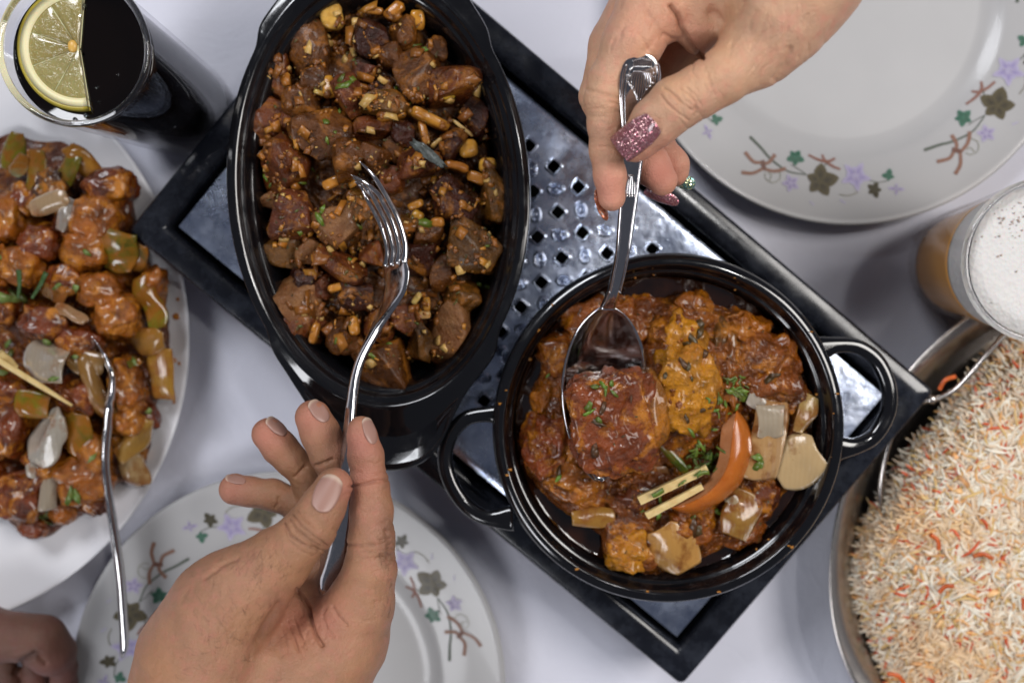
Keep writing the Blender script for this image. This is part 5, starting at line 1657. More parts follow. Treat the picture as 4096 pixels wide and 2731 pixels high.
# the chicken chunk lying in the spoon
fx, fy = C_(525, 740)
v, f = lump(P(fx - 20, fy - 14, .1155), .0205, .0245, .0125, 8, seed=327, n=4.5, amp=.17, fine=.04, sub_=6)
tag(obj('chicken_piece', v, f, CURRY, color=(.31, .066, .009)), 'big dark red chicken chunk being lifted on the serving spoon', 'chicken', 'chicken pieces in the curry')
sp_geo = [(v, f)]
v, f = lump(P(*C_(690, 640), .1125), .0085, .0190, .009, 12, seed=322, n=3, amp=.14, fine=.04)
tag(obj('chicken_piece', v, f, CURRY, color=(.42, .16, .02)), 'yellow-orange chicken strip clinging to the right of the lifted chunk', 'chicken', 'chicken pieces in the curry')
sb = bvh_of(sp_geo)
scatter('coriander_leaves', sb, [(*C_(x, y), s) for x, y, s in ((385, 640, 2.4), (390, 665, 1.7), (460, 530, 1.8), (420, 540, 1.6), (500, 520, 1.8), (470, 560, 1.4), (515, 575, 1.2), (440, 705, 1.7))], sh_leaf, [(.08, .22, .02), (.05, .15, .02)], BITS,
        'green coriander bits on the chicken chunk in the spoon', 'herb', 31, .0008)
scatter('charred_herbs', sb, [(*C_(x, y), s) for x, y, s in ((430, 720, 2.6), (455, 650, 2.2), (410, 860, 2.6), (425, 880, 2.0), (560, 790, 1.0), (600, 600, 1.0))], sh_leaf, [(.012, .016, .008), (.03, .02, .012)], BITS, 'blackened herb scraps on the lifted chicken chunk', 'herb', 32, .0005)

# ------------------------------------------------------------------ cola glass with a lemon slice
ct, cbm = P(292, 208, .155), P(752, 432, .0)
cc_ = (ct[:2] + cbm[:2]) / 2
RT, RBt = 300 * S(.155), 187 * S(.0)
print('cola', ct[:2], cbm[:2], RT, RBt)
hz_ = [0.0, .155]


def gl_r(z): return RBt + (RT - RBt) * (z / .155) ** .85


zz = np.linspace(.0, .155, 60)
prof = [(.0006, .0008), (RBt * .85, .0006)] + [(gl_r(z) if z > .002 else RBt * .96, z + .0008) for z in zz] + [(gl_r(.155) - .0009, .1572), (gl_r(.155) - .0019, .1560)]
prof += [(gl_r(z) - .0021, z) for z in zz[::-1] if z > .012] + [(RBt - .004, .0105), (.0006, .0100)]
cola = thing('cola_glass', (cc_[0], cc_[1], 0), 'tall glass of dark cola with half a lemon slice at the top left corner', 'glass')
v, f = lathe(prof, cc_, 128); obj('glass_body', v, f, TGLASS, cola)
CZ = .146
v, f = lathe([(gl_r(.155) - .0024, .1545), (gl_r(.155) - .0026, .1560), (gl_r(.155) - .0018, .1574), (gl_r(.155) - .0006, .1576), (gl_r(.155) + .0003, .1564), (gl_r(.155) + .0003, .1548), (gl_r(.155) - .0008, .1538)], cc_, 128, cap_first=False, cap_last=False)
n_ = 128; f += [(6 * n_ + i, 6 * n_ + (i + 1) % n_, (i + 1) % n_, i) for i in range(n_)]
obj('rim', v, f, GLASS, cola)
prof = [(.0006, .0098)] + [(gl_r(z) - .0019, z) for z in np.linspace(.0098, CZ, 60)] + [(gl_r(CZ) - .0028, CZ - .0004), (.0006, CZ - .0004)]
v, f = lathe(prof, cc_, 128); obj('cola', v, f, COLA, cola)
lem = thing('lemon_slice', (cc_[0] - .01, cc_[1], CZ), 'half slice of lemon floating in the dark cola', 'lemon')
lc = P(318, 196, CZ + .001); LR = 243 * S(CZ); A0, A1 = math.radians(84), math.radians(278)


def arcsolid(r0, r1, a0, a1, z0, z1, c, n=40, rnd=0):
    t = np.linspace(a0, a1, n); rl = []
    for a in t:
        d = np.array([math.cos(a), math.sin(a), 0])
        rl.append(np.array([c + d * r0 + [0, 0, z0], c + d * r1 + [0, 0, z0], c + d * (r1 + rnd) + [0, 0, (z0 + z1) / 2], c + d * r1 + [0, 0, z1], c + d * r0 + [0, 0, z1]]))
    return rings([x + np.zeros(3) for x in rl])


v, f = arcsolid(LR * .93, LR * .985, A0, A1, -.0018, .0016, lc, rnd=.0006); obj('zest', v, f, ZEST, lem)
v, f = arcsolid(LR * .80, LR * .935, A0, A1, -.0019, .0018, lc); obj('pith', v, f, PITH, lem)
ns = 5
for k in range(ns):
    a0 = A0 + (A1 - A0) * k / ns + .012; a1 = A0 + (A1 - A0) * (k + 1) / ns - .012
    rs_, th_ = 12, 14; top, bot = [], []
    for i in range(rs_):
        r = LR * (.05 + .765 * i / (rs_ - 1))
        for j in range(th_):
            a = a0 + (a1 - a0) * j / (th_ - 1)
            e_ = min(i, rs_ - 1 - i, j, th_ - 1 - j)
            top.append(lc + np.array([math.cos(a) * r, math.sin(a) * r, .0010 + .0007 * min(e_, 2) / 2])); bot.append(lc + np.array([math.cos(a) * r, math.sin(a) * r, -.0016]))
    v = np.array(top + bot); n = rs_ * th_; f = grid_faces(rs_, th_) + [tuple(i + n for i in q_[::-1]) for q_ in grid_faces(rs_, th_)]
    rr_ = np.hypot(v[:, 0] - lc[0], v[:, 1] - lc[1]) / LR
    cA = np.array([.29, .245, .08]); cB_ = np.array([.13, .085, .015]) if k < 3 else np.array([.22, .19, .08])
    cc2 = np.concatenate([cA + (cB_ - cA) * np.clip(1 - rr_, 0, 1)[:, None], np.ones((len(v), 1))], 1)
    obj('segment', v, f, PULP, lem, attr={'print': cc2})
v, f = arcsolid(.0004, LR * .82, A0, A1, -.0017, .0008, lc, 30); obj('membrane', v, f, PITH, lem)
v, f = ico(2); v = v * np.array([.0023, .0030, .0014]) + P(*[290, 186], CZ + .0022); obj('seed', v, f, SEED, lem)

for (x, y, r_) in ((332, 30, .0016), (345, 462, .0013), (338, 20, .0009), (385, 350, .0006), (395, 410, .0005), (470, 300, .0005), (300, 478, .0010)):
    v, f = ico(2); obj('bubble', v * r_ + P(x, y, CZ), f, GLASS, cola)
# ------------------------------------------------------------------ beer glass
bt, bb = P(2400 * K, 594 * K, .100), P(2198 * K, 611 * K, 0)
cc_ = np.array([(bt[0] + bb[0]) / 2, (bt[1] + bb[1]) / 2]); R1, R2 = 188 * K * S(.100), 124 * K * S(0)
print('beer', bt[:2], bb[:2], R1, R2)
bz = [0, .006, .015, .030, .042, .055, .075, .0995]; br = [R2 * .90, R2 * .98, R2 * 1.0, R2 * 1.04, R2 * 1.08, R2 * 1.13, R2 * 1.2, R1]
zz = np.linspace(0, .0995, 36)
NB = 240; tb = np.linspace(0, 2 * math.pi, NB, endpoint=False)
rl = [np.stack([cc_[0] + .0005 * np.cos(tb), cc_[1] + .0005 * np.sin(tb), tb * 0 + .001], 1)]
for z in zz:
    r = np.interp(z, bz, br); rib = .0009 * np.clip(1 - abs(z - .024) / .022, 0, 1) ** .4
    rr_ = r + rib * np.cos(tb * 40); rl.append(np.stack([cc_[0] + rr_ * np.cos(tb), cc_[1] + rr_ * np.sin(tb), tb * 0 + z + .0008], 1))
for z, o_ in ((.1012, -.0008), (.1012, -.0018), (.0995, -.0026)):
    r = R1 + o_; rl.append(np.stack([cc_[0] + r * np.cos(tb), cc_[1] + r * np.sin(tb), tb * 0 + z], 1))
for z in zz[::-1]:
    if z < .013: break
    r = np.interp(z, bz, br) - .0028; rl.append(np.stack([cc_[0] + r * np.cos(tb), cc_[1] + r * np.sin(tb), tb * 0 + z], 1))
rl.append(np.stack([cc_[0] + .0005 * np.cos(tb), cc_[1] + .0005 * np.sin(tb), tb * 0 + .0125], 1))
beer = thing('beer_glass', (cc_[0], cc_[1], 0), 'ribbed glass of amber beer with a white foam head at the right edge', 'glass')
v, f = rings(rl); obj('glass_body', v, f, TGLASS, beer)
lv = .070
v, f = lathe([(R1 - .0030, .0990), (R1 - .0032, .1008), (R1 - .0022, .1024), (R1 - .0007, .1026), (R1 + .0004, .1012), (R1 + .0004, .0992), (R1 - .0010, .0982)], cc_, 128, cap_first=False, cap_last=False)
f += [(6 * 128 + i, 6 * 128 + (i + 1) % 128, (i + 1) % 128, i) for i in range(128)]
obj('rim', v, f, GLASS, beer)
prof = [(.0006, .0120)] + [(np.interp(z, bz, br) - .0024, z) for z in np.linspace(.0120, lv, 14)] + [(.0006, lv)]
v, f = lathe(prof, cc_, 96); obj('beer', v, f, BEER, beer)
ft = .0955
prof = [(.0006, lv)] + [(np.interp(z, bz, br) - .0024, z) for z in np.linspace(lv + .0002, ft - .001, 10)] + [(np.interp(ft, bz, br) - .0034, ft), (R1 * .7, ft - .0006), (R1 * .4, ft - .0003), (.0006, ft - .0005)]
v, f = lathe(prof, cc_, 96, cap_first=False); fo = obj('foam', v, f, FOAM, beer)
rr = random.Random(4); parts_ = []
for k in range(70):
    a, d_ = rr.gauss(0, 1), rr.gauss(0, 1)
    fx, fy = 4040 + a * 55, 870 + d_ * 60
    if k > 58: fx, fy = rr.uniform(3890, 4090), rr.uniform(800, 1320)
    c = P(fx, fy, ft); r_ = rr.uniform(.0002, .0007)
    if np.hypot(c[0] - cc_[0], c[1] - cc_[1]) > R1 * .88: continue
    v, f = ico(1); parts_.append((v * [r_, r_, r_ * .6] + c, f))
o = obj('foam_bubbles', *merge(parts_), FOAMB, beer); o['kind'] = 'stuff'

# ------------------------------------------------------------------ rice dish
def dish_pts(k, z, n=120):
    c = P(4100, 2075, z); t = np.linspace(0, 2 * math.pi, n, endpoint=False)
    A, Bx, ph = 1010 * k * S(z), 735 * k * S(z), math.radians(66)
    x, y = A * np.cos(t), Bx * np.sin(t)
    return np.stack([c[0] + x * math.cos(ph) - y * math.sin(ph), c[1] + x * math.sin(ph) + y * math.cos(ph), t * 0 + z], 1)


rl = [dish_pts(k, z) for k, z in ((.02, .006), (.70, .006), (.80, .0085), (.86, .016), (.915, .029), (.955, .0325), (.985, .0342), (.998, .0345), (1.004, .0335), (.998, .0325), (.985, .0330), (.955, .0312), (.91, .0265), (.85, .014), (.79, .006), (.72, .0012), (.02, .0012))]
dish = thing('rice_dish', (float(rl[0][:, 0].mean()), float(rl[0][:, 1].mean()), .0012), 'oval stainless steel dish of pilau rice at the lower right edge', 'dish')
v, f = rings(rl); obj('dish_body', v, f, DSTEEL, dish)
for pts, rad in (([(2026, 1180, 28), (2022, 1130, 34), (2028, 1075, 38), (2044, 1010, 41), (2075, 955, 42), (2110, 925, 42), (2150, 916, 42), (2190, 897, 43), (2225, 862, 44), (2265, 815, 45), (2312, 762, 46), (2345, 720, 46)], .0017),):
    q = catmull([PU(a, b, z / 1000) for a, b, z in pts], 70); v, f = sweep(q, [0, 0, 1], rad, rad * .9, 14, 2.0); obj('handle', v, f, DSTEEL, dish)
q = PU(2140, 917, .0435); v, f = ico(2); obj('rivet', v * [.0032, .0026, .0018] + q, f, DSTEEL, dish)
RO = [(2134, 988), (2080, 1041), (2030, 1130), (1990, 1190), (1972, 1233), (1962, 1290), (1955, 1340), (1975, 1400), (2005, 1477), (2030, 1545), (2070, 1630), (2250, 1720), (2500, 1650), (2650, 1400), (2700, 1100), (2650, 850), (2560, 740), (2450, 700), (2352, 730), (2290, 790), (2240, 850), (2190, 915)]
RO = [(a * K, b * K) for a, b in RO]
v, f = polar_heap('x', RO, lambda x, y, s: np.full(len(x), .020 + .030 * (1 - s ** 2.6)), None, nr=70, nt=220, amp=.0022, fr=120, jag=.03)
bed = tag(obj('rice_mound', v, f, RBED), 'packed mound of cooked rice underneath the loose grains in the steel dish', 'rice', kind='stuff')
rb_ = bvh_of([(v, f)])
r = np.random.RandomState(3); NG = 7600
gv0, gf0 = [], []
m_, k_ = 6, 6
for i in range(m_):
    t = i / (m_ - 1); w = .00088 * (math.sin(math.pi * min(max(t, .04), .96)) ** .45)
    for j in range(k_):
        a = 2 * math.pi * j / k_; gv0.append((t - .5, w * math.cos(a), w * math.sin(a)))
gv0 = np.array(gv0); gf0 = np.array([(a, b, c, d) for a, b, c, d in grid_faces(m_, k_, closed_v=True)])
V, F, Cc = [], [], []
cnt = 0; rlist = RO
while cnt < NG:
    fx, fy = r.uniform(3380, 4160), r.uniform(1180, 2790)
    if not inpoly(fx + r.normal() * 10, fy + r.normal() * 10, RO): continue
    o_ = Vector((0, 0, H)); d_ = (Vector(P(fx, fy, 0)) - o_).normalized(); loc, nr, _, _ = rb_.ray_cast(o_, d_)
    if loc is None: continue
    L = r.uniform(.0075, .0150); yaw = r.uniform(0, 6.28); pit = r.normal() * .12; bendk = r.normal() * .9
    g_ = gv0.copy(); g_[:, 1] += bendk * .0024 * (4 * g_[:, 0] ** 2); g_[:, 0] *= L
    R_ = rotm(r.uniform(0, 6), pit, yaw) if False else rotm(0, pit, yaw)
    col3 = r.rand(); kk = r.uniform(.85, 1.1)
    if col3 < .045: c3 = (.58, .085, .015); g_[:, 1:] *= 1.1
    elif col3 < .13: c3 = (.70, .36, .13)
    elif col3 < .25: c3 = (.62, .42, .16)
    elif col3 < .29: c3 = (.70, .50, .30)
    elif col3 < .6: c3 = (.74, .58, .42)
    else: c3 = (.80, .73, .60)
    pn_ = perlin(np.array([[fx * .006, fy * .006, 4.4]]))[0]; tw_ = min(max(pn_ * 2.2, 0), .75) * (col3 >= .13); c3 = tuple(x * (1 - tw_) + y * tw_ for x, y in zip(c3, (.74, .50, .28)))
    V.append(g_ @ R_.T + np.array(loc) + [0, 0, abs(r.normal()) * .0009]); F.append(gf0 + cnt * len(gv0)); Cc.append(np.tile([c3[0] * kk, c3[1] * kk, c3[2] * kk, 1], (len(gv0), 1))); cnt += 1
tag(obj('rice_grains', np.concatenate(V), np.concatenate(F), RICE, attr={'print': np.concatenate(Cc)}), 'loose long rice grains, white with orange and red ones, heaped in the steel dish', 'rice', kind='stuff')
# small orange flakes and curled red strands
fl = []
r2 = random.Random(6)
for k in range(46):
    fx, fy = r2.uniform(3420, 4090), r2.uniform(1600, 2720)
    if inpoly(fx, fy, RO): fl.append((fx, fy, r2.uniform(1.2, 2.3)))
scatter('orange_flakes', rb_, fl, sh_bit, [(.72, .36, .14), (.70, .28, .10), (.74, .44, .20)], RICE, 'orange coloured rice clumps spread over the pilau rice', 'rice', 41, .0025)
for (x, y, L, ang, lab) in ((3750, 2160, .011, -60, 'curled orange-red strand in the middle of the rice'), (3935, 2215, .012, -8, 'red strand at the right side of the rice'), (3780, 2345, .010, 25, 'short red strand below the middle of the rice'), (3590, 2700, .012, -30, 'red strand at the bottom of the rice'), (3780, 1520, .013, 40, 'curved orange strand at the top inside the dish rim')):
    c = P(x, y, .056 if y > 1600 else .040); a = math.radians(ang)
    pp = catmull([c + np.array([math.cos(a + b) * t, math.sin(a + b) * t, 0]) for t, b in ((-L / 2, .35), (0, 0), (L / 2, -.35))], 12)
    v, f = sweep(pp, [0, 0, 1], .0009, .0013, 8); o = obj('saffron_strand', v, f, VEG, color=(.60, .12, .02)); tag(o, lab, 'rice', 'red strands in the rice')

# ------------------------------------------------------------------ people: hands
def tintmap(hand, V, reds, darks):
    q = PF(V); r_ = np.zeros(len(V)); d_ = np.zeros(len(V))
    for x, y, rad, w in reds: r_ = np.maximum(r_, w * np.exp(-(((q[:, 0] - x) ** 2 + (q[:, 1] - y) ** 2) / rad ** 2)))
    for pl, w, amt in darks: d_ = np.maximum(d_, amt * np.exp(-(poly_d(q, pl) / w) ** 2))  # dark lines along the folds paint crease shade over the knuckle pigment
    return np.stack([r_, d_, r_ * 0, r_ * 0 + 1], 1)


def refine(V, F):
    """split every quad in four"""
    n = len(V); E = np.concatenate([np.sort(F[:, [i, (i + 1) % 4]], 1) for i in range(4)])
    key = E[:, 0].astype(np.int64) * n + E[:, 1]; u, inv = np.unique(key, return_inverse=True)
    em = (V[u // n] + V[u % n]) / 2; fm = V[F].mean(1); m_ = len(F)
    inv = inv.reshape(4, m_); e_ = n + inv; c = n + len(u) + np.arange(m_)
    Fn = np.concatenate([np.stack([F[:, i], e_[i], c, e_[(i + 3) % 4]], 1) for i in range(4)])
    return np.concatenate([V, em, fm]), Fn


def person(name, hand, box, h, mt, label, reds, darks):
    pts = np.array([P(x, y, z / 1000) for x in (box[0], box[2]) for y in (box[1], box[3]) for z in (box[4], box[5])])
    V, F = mesh_sdf(hand, pts.min(0), pts.max(0), h)
    V, F = refine(V, F)
    d0 = hand(V); e = .0003
    G = np.stack([(hand(V + np.eye(3)[k] * e) - d0) / e for k in range(3)], 1); G /= np.linalg.norm(G, axis=1)[:, None] + 1e-6
    V = V - G * (d0 * .9 + hand.crease(V))[:, None]
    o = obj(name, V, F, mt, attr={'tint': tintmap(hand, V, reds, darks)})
    print(name, len(V))
    return tag(o, label, 'person')


def nail(hand, parent, fc, L, W, ang, mt, label=None, prj=.55, off=.0007, sq=3.2, name='fingernail', curve=.0009, free=0):
    """a nail plate laid on the finger: outline L x W photo pixels, ang degrees counter-clockwise, projected on the skin"""
    nu, nv = 20, 14; a = math.radians(ang); ux, uy = math.cos(a), -math.sin(a)
    U, Vv = np.meshgrid(np.linspace(-1, 1, nu), np.linspace(-1, 1, nv), indexing='ij'); U = U.ravel(); Vv = Vv.ravel()
    sx = U * np.sqrt(1 - Vv ** 2 * (.38 if sq < 3.5 else .12))
    sy = Vv * np.sqrt(1 - U ** 2 * np.where(U < 0, .45, .38 if sq < 3.5 else .12))
    fx = fc[0] + ux * sx * L / 2 - uy * sy * W / 2 * -1 * -1; fy = fc[1] + uy * sx * L / 2 + ux * sy * W / 2
    p, dr = hand.hit(fx, fy); nrm = hand.normal(p)
    # keep the plate smooth: fit a quadratic surface through the hits
    A = np.stack([np.ones_like(U), U, Vv, U * U, Vv * Vv, U * Vv], 1); t = np.linalg.norm(p - np.array([0, 0, H]), axis=1)
    w_ = (np.abs(U) < .8) & (np.abs(Vv) < .8)
    med = np.median(t[w_]); ok = np.abs(t - med) < .010
    cf, *_ = np.linalg.lstsq(A[ok], t[ok], rcond=None); cf[3] = min(max(cf[3], -.0005), .0016); cf[4] = min(max(cf[4], .0004), .0040)
    t2 = A @ cf; w2 = (np.abs(U) < .92) & (np.abs(Vv) < .92) & ok; t2 = t2 - max(0, float(np.percentile((t2 - t)[w2], 88 if sq < 3.5 else 97)))
    p = np.array([0, 0, H]) + dr * (t2 - off)[:, None]
    lowr = p + dr * .0008
    v = np.concatenate([p, lowr]); n = nu * nv
    f = grid_faces(nu, nv) + [tuple(i + n for i in q_[::-1]) for q_ in grid_faces(nu, nv)]
    bd = [j for j in range(nv)] + [i * nv + nv - 1 for i in range(1, nu)] + [(nu - 1) * nv + j for j in range(nv - 2, -1, -1)] + [i * nv for i in range(nu - 2, 0, -1)]
    for a_, b_ in zip(bd, bd[1:] + bd[:1]): f.append((a_, b_, b_ + n, a_ + n))
    c = np.cross(p[nv] - p[0], p[1] - p[0])
    if c[2] < 0: f = [q_[::-1] for q_ in f]
    tipk = np.clip((U - .74) / .12, 0, 1)[:, None]; c_ = np.array([.335, .185, .145]) * (1 - tipk) + np.array([.56, .42, .32]) * tipk
    c_ = np.concatenate([c_, np.ones((n, 1))], 1)
    o = obj(name, v, f, mt, parent, attr={'print': np.concatenate([c_, c_])})
    if label: o['label'] = label
    return o


# fine flexion lines, many short ones, each slightly different


def fines(n, cx, cy, sx, sy, ang, L, amp, seed, zmin=120):
    r = random.Random(seed); out = []
    for _ in range(n):
        x, y = r.gauss(cx, sx), r.gauss(cy, sy); a = math.radians(ang + r.gauss(0, 9)); l_ = L * r.uniform(.5, 1.3) / 2; b = r.gauss(0, 6)
        dx, dy = math.cos(a), -math.sin(a)
        out.append(([(x - dx * l_, y - dy * l_), (x - dy * b, y + dx * b), (x + dx * l_, y + dy * l_)], amp * r.uniform(.6, 1.3), r.uniform(5, 7.5), zmin))
    return out


woman = Hand(
    body=[[(3020, 215, 178, 120), (3100, 90, 182, 170), (3205, -90, 184, 215), (3420, -420, 188, 230)],
          [(3100, -120, 165, 190), (2900, -140, 160, 170), (2700, -130, 160, 150), (2640, -30, 162, 125)],
          [(2820, -40, 168, 110), (2790, 90, 163, 70), (2795, 170, 158, 36)]],
    fingers=[[(3040, 200, 180, 120), (2890, 308, 184, 106), (2790, 370, 183, 100), (2702, 418, 182, 103), (2620, 492, 179, 96), (2560, 560, 175, 74), (2538, 588, 173, 58)],
             [(2610, 20, 165, 140), (2530, 170, 166, 118), (2424, 320, 166, 68), (2412, 400, 166, 71), (2420, 500, 163, 66), (2427, 600, 160, 66), (2440, 700, 157, 62), (2447, 790, 154, 54)],
             [(2560, 0, 146, 110), (2450, 180, 145, 90), (2393, 385, 143, 72), (2430, 500, 140, 66), (2520, 600, 140, 70), (2600, 660, 140, 76), (2650, 722, 138, 60)],
             [(2800, 40, 130, 120), (2640, 300, 122, 80), (2560, 450, 122, 66), (2620, 560, 124, 62), (2690, 660, 124, 62), (2696, 690, 123, 56)],
             [(2900, 40, 128, 140), (2760, 300, 118, 90), (2640, 420, 116, 70)]],
    creases=[([(2658, 352), (2689, 374), (2716, 401), (2740, 422), (2770, 442)], .55, 6, 150), ([(2645, 382), (2668, 415), (2692, 436), (2726, 463), (2750, 480)], .45, 5, 150),
             ([(2720, 354), (2753, 374), (2781, 408), (2786, 452)], .5, 6, 150), ([(2740, 350), (2780, 380), (2800, 420)], .3, 5, 150),
             ([(2350, 360), (2400, 372), (2450, 385), (2482, 395)], .5, 8, 120), ([(2396, 587), (2447, 590), (2480, 588)], .45, 6, 120), ([(2440, 410), (2478, 418)], .35, 6, 120),
             ([(2682, 27), (2716, 75), (2726, 116), (2740, 150), (2770, 190), (2808, 228)], 1.6, 10, 120), ([(2590, 60), (2625, 110), (2650, 150)], .6, 14, 120),
             ([(2596, 205), (2580, 170), (2560, 140)], .5, 8, 120), ([(2720, 160), (2690, 155), (2660, 140)], .7, 8, 120), ([(2850, 60), (2880, 90), (2930, 50), (2960, 10)], 1.4, 26, 120),
             ([(2500, 560), (2560, 480), (2600, 460), (2640, 475)], .0, 5, 120), ([(3160, 200), (3140, 260), (3100, 320)], .9, 14, 120), ([(3230, 60), (3220, 160), (3190, 230)], .35, 8, 120)] + fines(22, 3200, 110, 60, 80, 78, 150, .10, 1) + fines(22, 3000, 180, 60, 60, 60, 70, .16, 2) + fines(18, 2520, 150, 50, 70, 60, 70, .16, 3)
    + fines(14, 2420, 470, 40, 60, 5, 50, .14, 4) + fines(14, 2840, 330, 50, 40, 100, 60, .16, 5) + fines(16, 2740, 420, 34, 30, 125, 60, .22, 6) + fines(10, 2700, 60, 40, 50, 110, 60, .18, 7),
    kb=.011)
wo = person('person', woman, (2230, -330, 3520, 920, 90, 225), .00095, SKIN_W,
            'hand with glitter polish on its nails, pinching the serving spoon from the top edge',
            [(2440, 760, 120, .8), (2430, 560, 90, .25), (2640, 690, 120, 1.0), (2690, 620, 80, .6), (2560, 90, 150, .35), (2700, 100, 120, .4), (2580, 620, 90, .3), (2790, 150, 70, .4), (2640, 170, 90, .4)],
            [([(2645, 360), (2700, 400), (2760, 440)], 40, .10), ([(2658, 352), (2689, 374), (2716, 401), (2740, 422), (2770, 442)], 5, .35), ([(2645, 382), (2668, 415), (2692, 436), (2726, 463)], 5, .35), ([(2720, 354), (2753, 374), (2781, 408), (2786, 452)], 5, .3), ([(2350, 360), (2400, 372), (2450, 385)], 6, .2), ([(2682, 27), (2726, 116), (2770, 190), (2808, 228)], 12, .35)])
nail(woman, wo, (2546, 546), 190, 128, 218, GLIT_P, 'pink glitter thumbnail', sq=4, off=.0013)


def blade(parent, c, L, W, T, ang, tx, ty, mt, label):
    v, f = ico(4); v = np.sign(v) * np.abs(v) ** .85
    v = v * np.array([L / 2, W / 2, T / 2]); v[:, 2] -= (v[:, 1] ** 2) * 60
    v = v @ rotm(tx, ty, math.radians(ang)).T + np.asarray(c)
    o = obj('fingernail', v, f, mt, parent); o['label'] = label; return o


sw_ = S(.14)
blade(wo, P(2645, 790, .131), 150 * sw_, 70 * sw_, .0022, -20, .9, 0, GLIT_P, 'pink glitter nail of the middle finger')
blade(wo, P(2744, 733, .118), 80 * sw_, 62 * sw_, .0022, -12, .5, 0, GLIT_G, 'green glitter nail of the ring finger')
blade(wo, P(2408, 818, .150), 130 * sw_, 60 * sw_, .0020, -72, -.9, 0, GLIT_C, 'copper glitter nail of the index finger')

# the hand holding the fork
man = Hand(
    body=[[(1105, 2250, 176, 118), (960, 2372, 174, 166), (880, 2440, 172, 186), (815, 2620, 168, 240), (800, 2830, 165, 275), (820, 3050, 165, 300)],
          [(1440, 2420, 158, 125), (1372, 2560, 156, 160), (1240, 2710, 158, 215), (1120, 2950, 160, 300)],
          [(1100, 2640, 158, 170), (1130, 2520, 152, 95), (1165, 2430, 147, 52), (1178, 2385, 143, 26)],
          [(1300, 2560, 148, 120), (1290, 2430, 138, 90), (1275, 2350, 130, 60)]],
    fingers=[[(1030, 2310, 176, 135), (1110, 2240, 178, 118), (1180, 2175, 180, 106), (1242, 2112, 181, 101), (1290, 2030, 178, 88), (1335, 1945, 174, 76)],
             [(1440, 2420, 160, 125), (1480, 2280, 162, 105), (1486, 2155, 163, 91), (1486, 2040, 162, 84), (1480, 1940, 160, 73), (1462, 1820, 158, 69), (1448, 1740, 156, 56), (1444, 1712, 155, 49)],
             [(1380, 2330, 138, 105), (1365, 2080, 136, 76), (1345, 1890, 135, 66), (1318, 1820, 136, 74), (1285, 1740, 136, 76), (1252, 1670, 135, 72)],
             [(1300, 2330, 122, 105), (1262, 2060, 120, 70), (1215, 1895, 120, 56), (1165, 1840, 121, 62), (1120, 1790, 121, 67), (1073, 1736, 121, 66)],
             [(1230, 2350, 118, 100), (1240, 2130, 118, 75), (1200, 2022, 118, 64), (1090, 1978, 118, 60), (1000, 1966, 118, 57), (940, 1956, 118, 63)]],
    creases=[([(1170, 2055), (1205, 2100), (1250, 2135), (1290, 2165), (1310, 2180)], .5, 5, 160), ([(1140, 2090), (1160, 2140), (1210, 2175), (1270, 2200), (1305, 2205)], .55, 5, 160),
             ([(1160, 2075), (1185, 2120), (1230, 2155), (1280, 2185)], .45, 5, 160), ([(1190, 2040), (1230, 2085), (1280, 2120)], .3, 5, 160), ([(1135, 2110), (1150, 2160), (1190, 2200), (1250, 2222)], .3, 5, 160),
             ([(1405, 1945), (1440, 1940), (1500, 1925), (1550, 1920)], .7, 7, 130), ([(1395, 2176), (1440, 2182), (1500, 2178), (1545, 2170)], .5, 8, 130), ([(1490, 1895), (1545, 1885)], .3, 5, 130),
             ([(1545, 2120), (1560, 2170), (1552, 2230)], .45, 9, 130), ([(1265, 1862), (1300, 1850), (1330, 1838)], .8, 8, 110), ([(1180, 1905), (1200, 1885), (1222, 1868)], .7, 7, 100), ([(1100, 2030), (1112, 2015), (1115, 1990)], .6, 7, 100),
             ([(1190, 2360), (1215, 2390), (1235, 2430), (1245, 2490), (1262, 2540), (1290, 2580)], 1.5, 8, 110), ([(1330, 2425), (1350, 2465), (1385, 2500)], .7, 7, 110), ([(1300, 2430), (1290, 2470), (1310, 2520), (1330, 2545)], .5, 7, 110),
             ([(1120, 2420), (1085, 2470), (1055, 2520), (1035, 2560)], 1.5, 16, 120), ([(1150, 2480), (1170, 2540), (1190, 2600)], .35, 5, 120), ([(1175, 2470), (1200, 2540), (1225, 2590)], .35, 5, 120), ([(1125, 2490), (1140, 2550), (1150, 2610)], .3, 5, 120),
             ([(950, 2232), (880, 2262), (820, 2310)], .6, 10, 130)] + fines(18, 1190, 2540, 40, 60, 108, 110, .16, 11) + fines(16, 1225, 2140, 36, 30, 140, 60, .22, 12) + fines(16, 1545, 2180, 16, 50, 0, 40, .25, 13)
    + fines(22, 1470, 2300, 45, 120, 10, 60, .13, 14) + fines(30, 930, 2480, 90, 100, 70, 60, .11, 15) + fines(18, 1480, 1990, 34, 60, 5, 50, .14, 16) + fines(18, 1330, 2560, 60, 50, 60, 70, .15, 17),
    kb=.010)
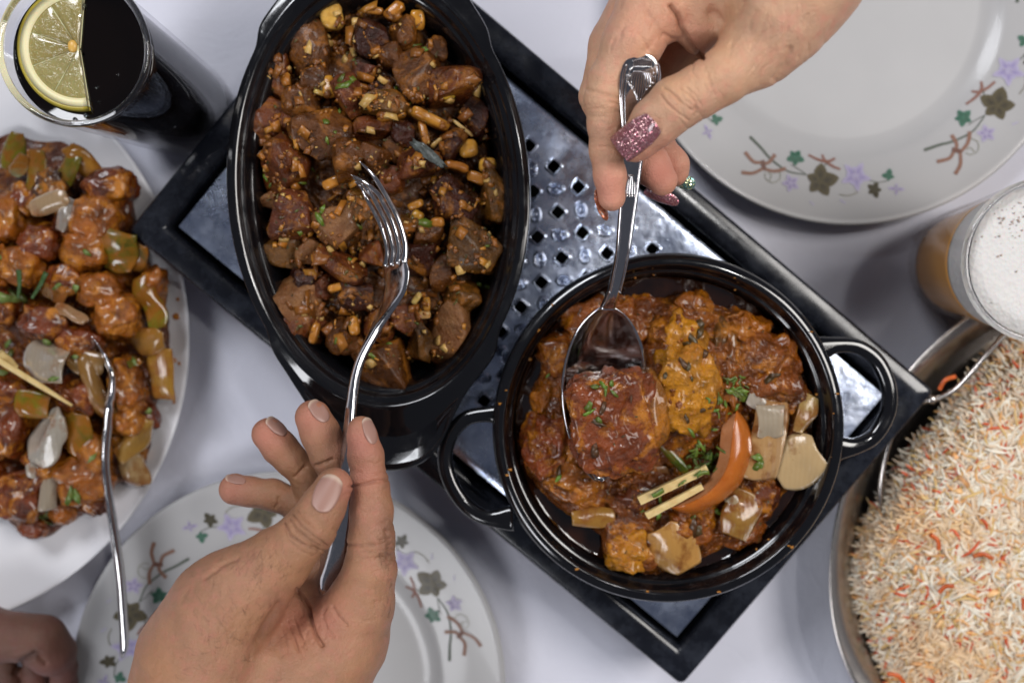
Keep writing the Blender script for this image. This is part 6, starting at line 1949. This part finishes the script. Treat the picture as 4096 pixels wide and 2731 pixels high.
mo = person('person', man, (480, 1560, 1650, 2960, 80, 222), .00095, SKIN_M,
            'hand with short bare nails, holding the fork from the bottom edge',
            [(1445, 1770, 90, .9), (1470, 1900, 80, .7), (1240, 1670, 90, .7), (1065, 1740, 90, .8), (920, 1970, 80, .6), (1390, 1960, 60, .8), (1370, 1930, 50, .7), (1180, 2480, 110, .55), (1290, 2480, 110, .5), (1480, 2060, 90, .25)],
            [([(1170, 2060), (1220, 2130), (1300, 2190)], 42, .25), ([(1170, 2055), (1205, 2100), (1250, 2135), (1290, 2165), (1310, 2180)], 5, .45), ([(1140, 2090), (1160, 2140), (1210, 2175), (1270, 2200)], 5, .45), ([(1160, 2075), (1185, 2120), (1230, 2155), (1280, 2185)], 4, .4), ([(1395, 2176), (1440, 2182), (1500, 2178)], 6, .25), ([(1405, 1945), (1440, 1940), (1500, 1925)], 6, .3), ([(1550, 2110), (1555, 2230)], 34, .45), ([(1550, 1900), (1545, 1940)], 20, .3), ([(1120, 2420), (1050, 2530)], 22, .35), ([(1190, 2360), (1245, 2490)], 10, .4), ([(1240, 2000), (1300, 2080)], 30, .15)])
nail(man, mo, (1308, 1972), 158, 104, 66, NAIL, 'bare thumbnail, the largest nail', off=.0003)
nail(man, mo, (1479, 1722), 112, 48, 108, NAIL, off=.0002)
nail(man, mo, (1276, 1643), 106, 58, 130, NAIL, off=.0002)
nail(man, mo, (1106, 1704), 100, 50, 140, NAIL, off=.0002)
nail(man, mo, (942, 1916), 84, 34, 168, NAIL, off=.0002)
# fine dark hairs on the back of the hand
rr = random.Random(12); parts_ = []; hx, hy, ha = [], [], []
for k in range(230):
    z_ = rr.random()
    if z_ < .45: x, y, a = rr.gauss(960, 90), rr.gauss(2480, 85), rr.uniform(40, 120)
    elif z_ < .75: x, y, a = rr.gauss(1060, 70), rr.gauss(2270, 50), rr.uniform(30, 100)
    elif z_ < .88: x, y, a = rr.gauss(850, 110), rr.gauss(2640, 60), rr.uniform(-40, 20)
    else: x, y, a = rr.gauss(1545, 18), rr.uniform(2200, 2500), rr.uniform(60, 110)
    hx.append(x); hy.append(y); ha.append(a)
hx, hy, ha = np.array(hx), np.array(hy), np.array(ha)
p1, _ = man.hit(hx, hy); n1 = man.normal(p1)
for p, n_, a in zip(p1, n1, ha):
    if p[2] < .12: continue
    L = rr.uniform(.0025, .0065); a = math.radians(a); d = np.array([math.cos(a), math.sin(a), 0]); d -= (d @ n_) * n_; d /= np.linalg.norm(d) + 1e-9
    pa = np.array([p - n_ * .0002, p + d * L * .5 + n_ * .0006, p + d * L + n_ * .0005 + np.cross(n_, d) * L * .15])
    v, f = sweep(pa, np.cross(d, n_), [.00004, .00003, .00001], [.00004, .00003, .00001], 3, 2, False); parts_.append((v, f))
ho = obj('hand_hair', *merge(parts_), HAIR, mo); ho['kind'] = 'stuff'

# blurred fist at the lower left corner
fist = Hand(
    body=[[(-260, 2560, 40, 130), (-80, 2545, 42, 118), (60, 2545, 42, 84), (165, 2560, 40, 88), (205, 2612, 38, 84)]],
    fingers=[[(120, 2600, 22, 50), (140, 2680, 20, 50), (148, 2730, 18, 48), (150, 2830, 14, 48)], [(10, 2600, 22, 50), (32, 2688, 20, 48), (38, 2735, 18, 46), (44, 2830, 14, 46)], [(-100, 2600, 22, 50), (-75, 2695, 20, 50), (-70, 2830, 16, 46)],
             [(225, 2610, 34, 78), (252, 2670, 28, 52), (256, 2735, 24, 50), (250, 2840, 20, 50)]],
    creases=[([(60, 2690), (90, 2640), (140, 2612), (180, 2650)], 1.2, 10, 0)], kb=.006)
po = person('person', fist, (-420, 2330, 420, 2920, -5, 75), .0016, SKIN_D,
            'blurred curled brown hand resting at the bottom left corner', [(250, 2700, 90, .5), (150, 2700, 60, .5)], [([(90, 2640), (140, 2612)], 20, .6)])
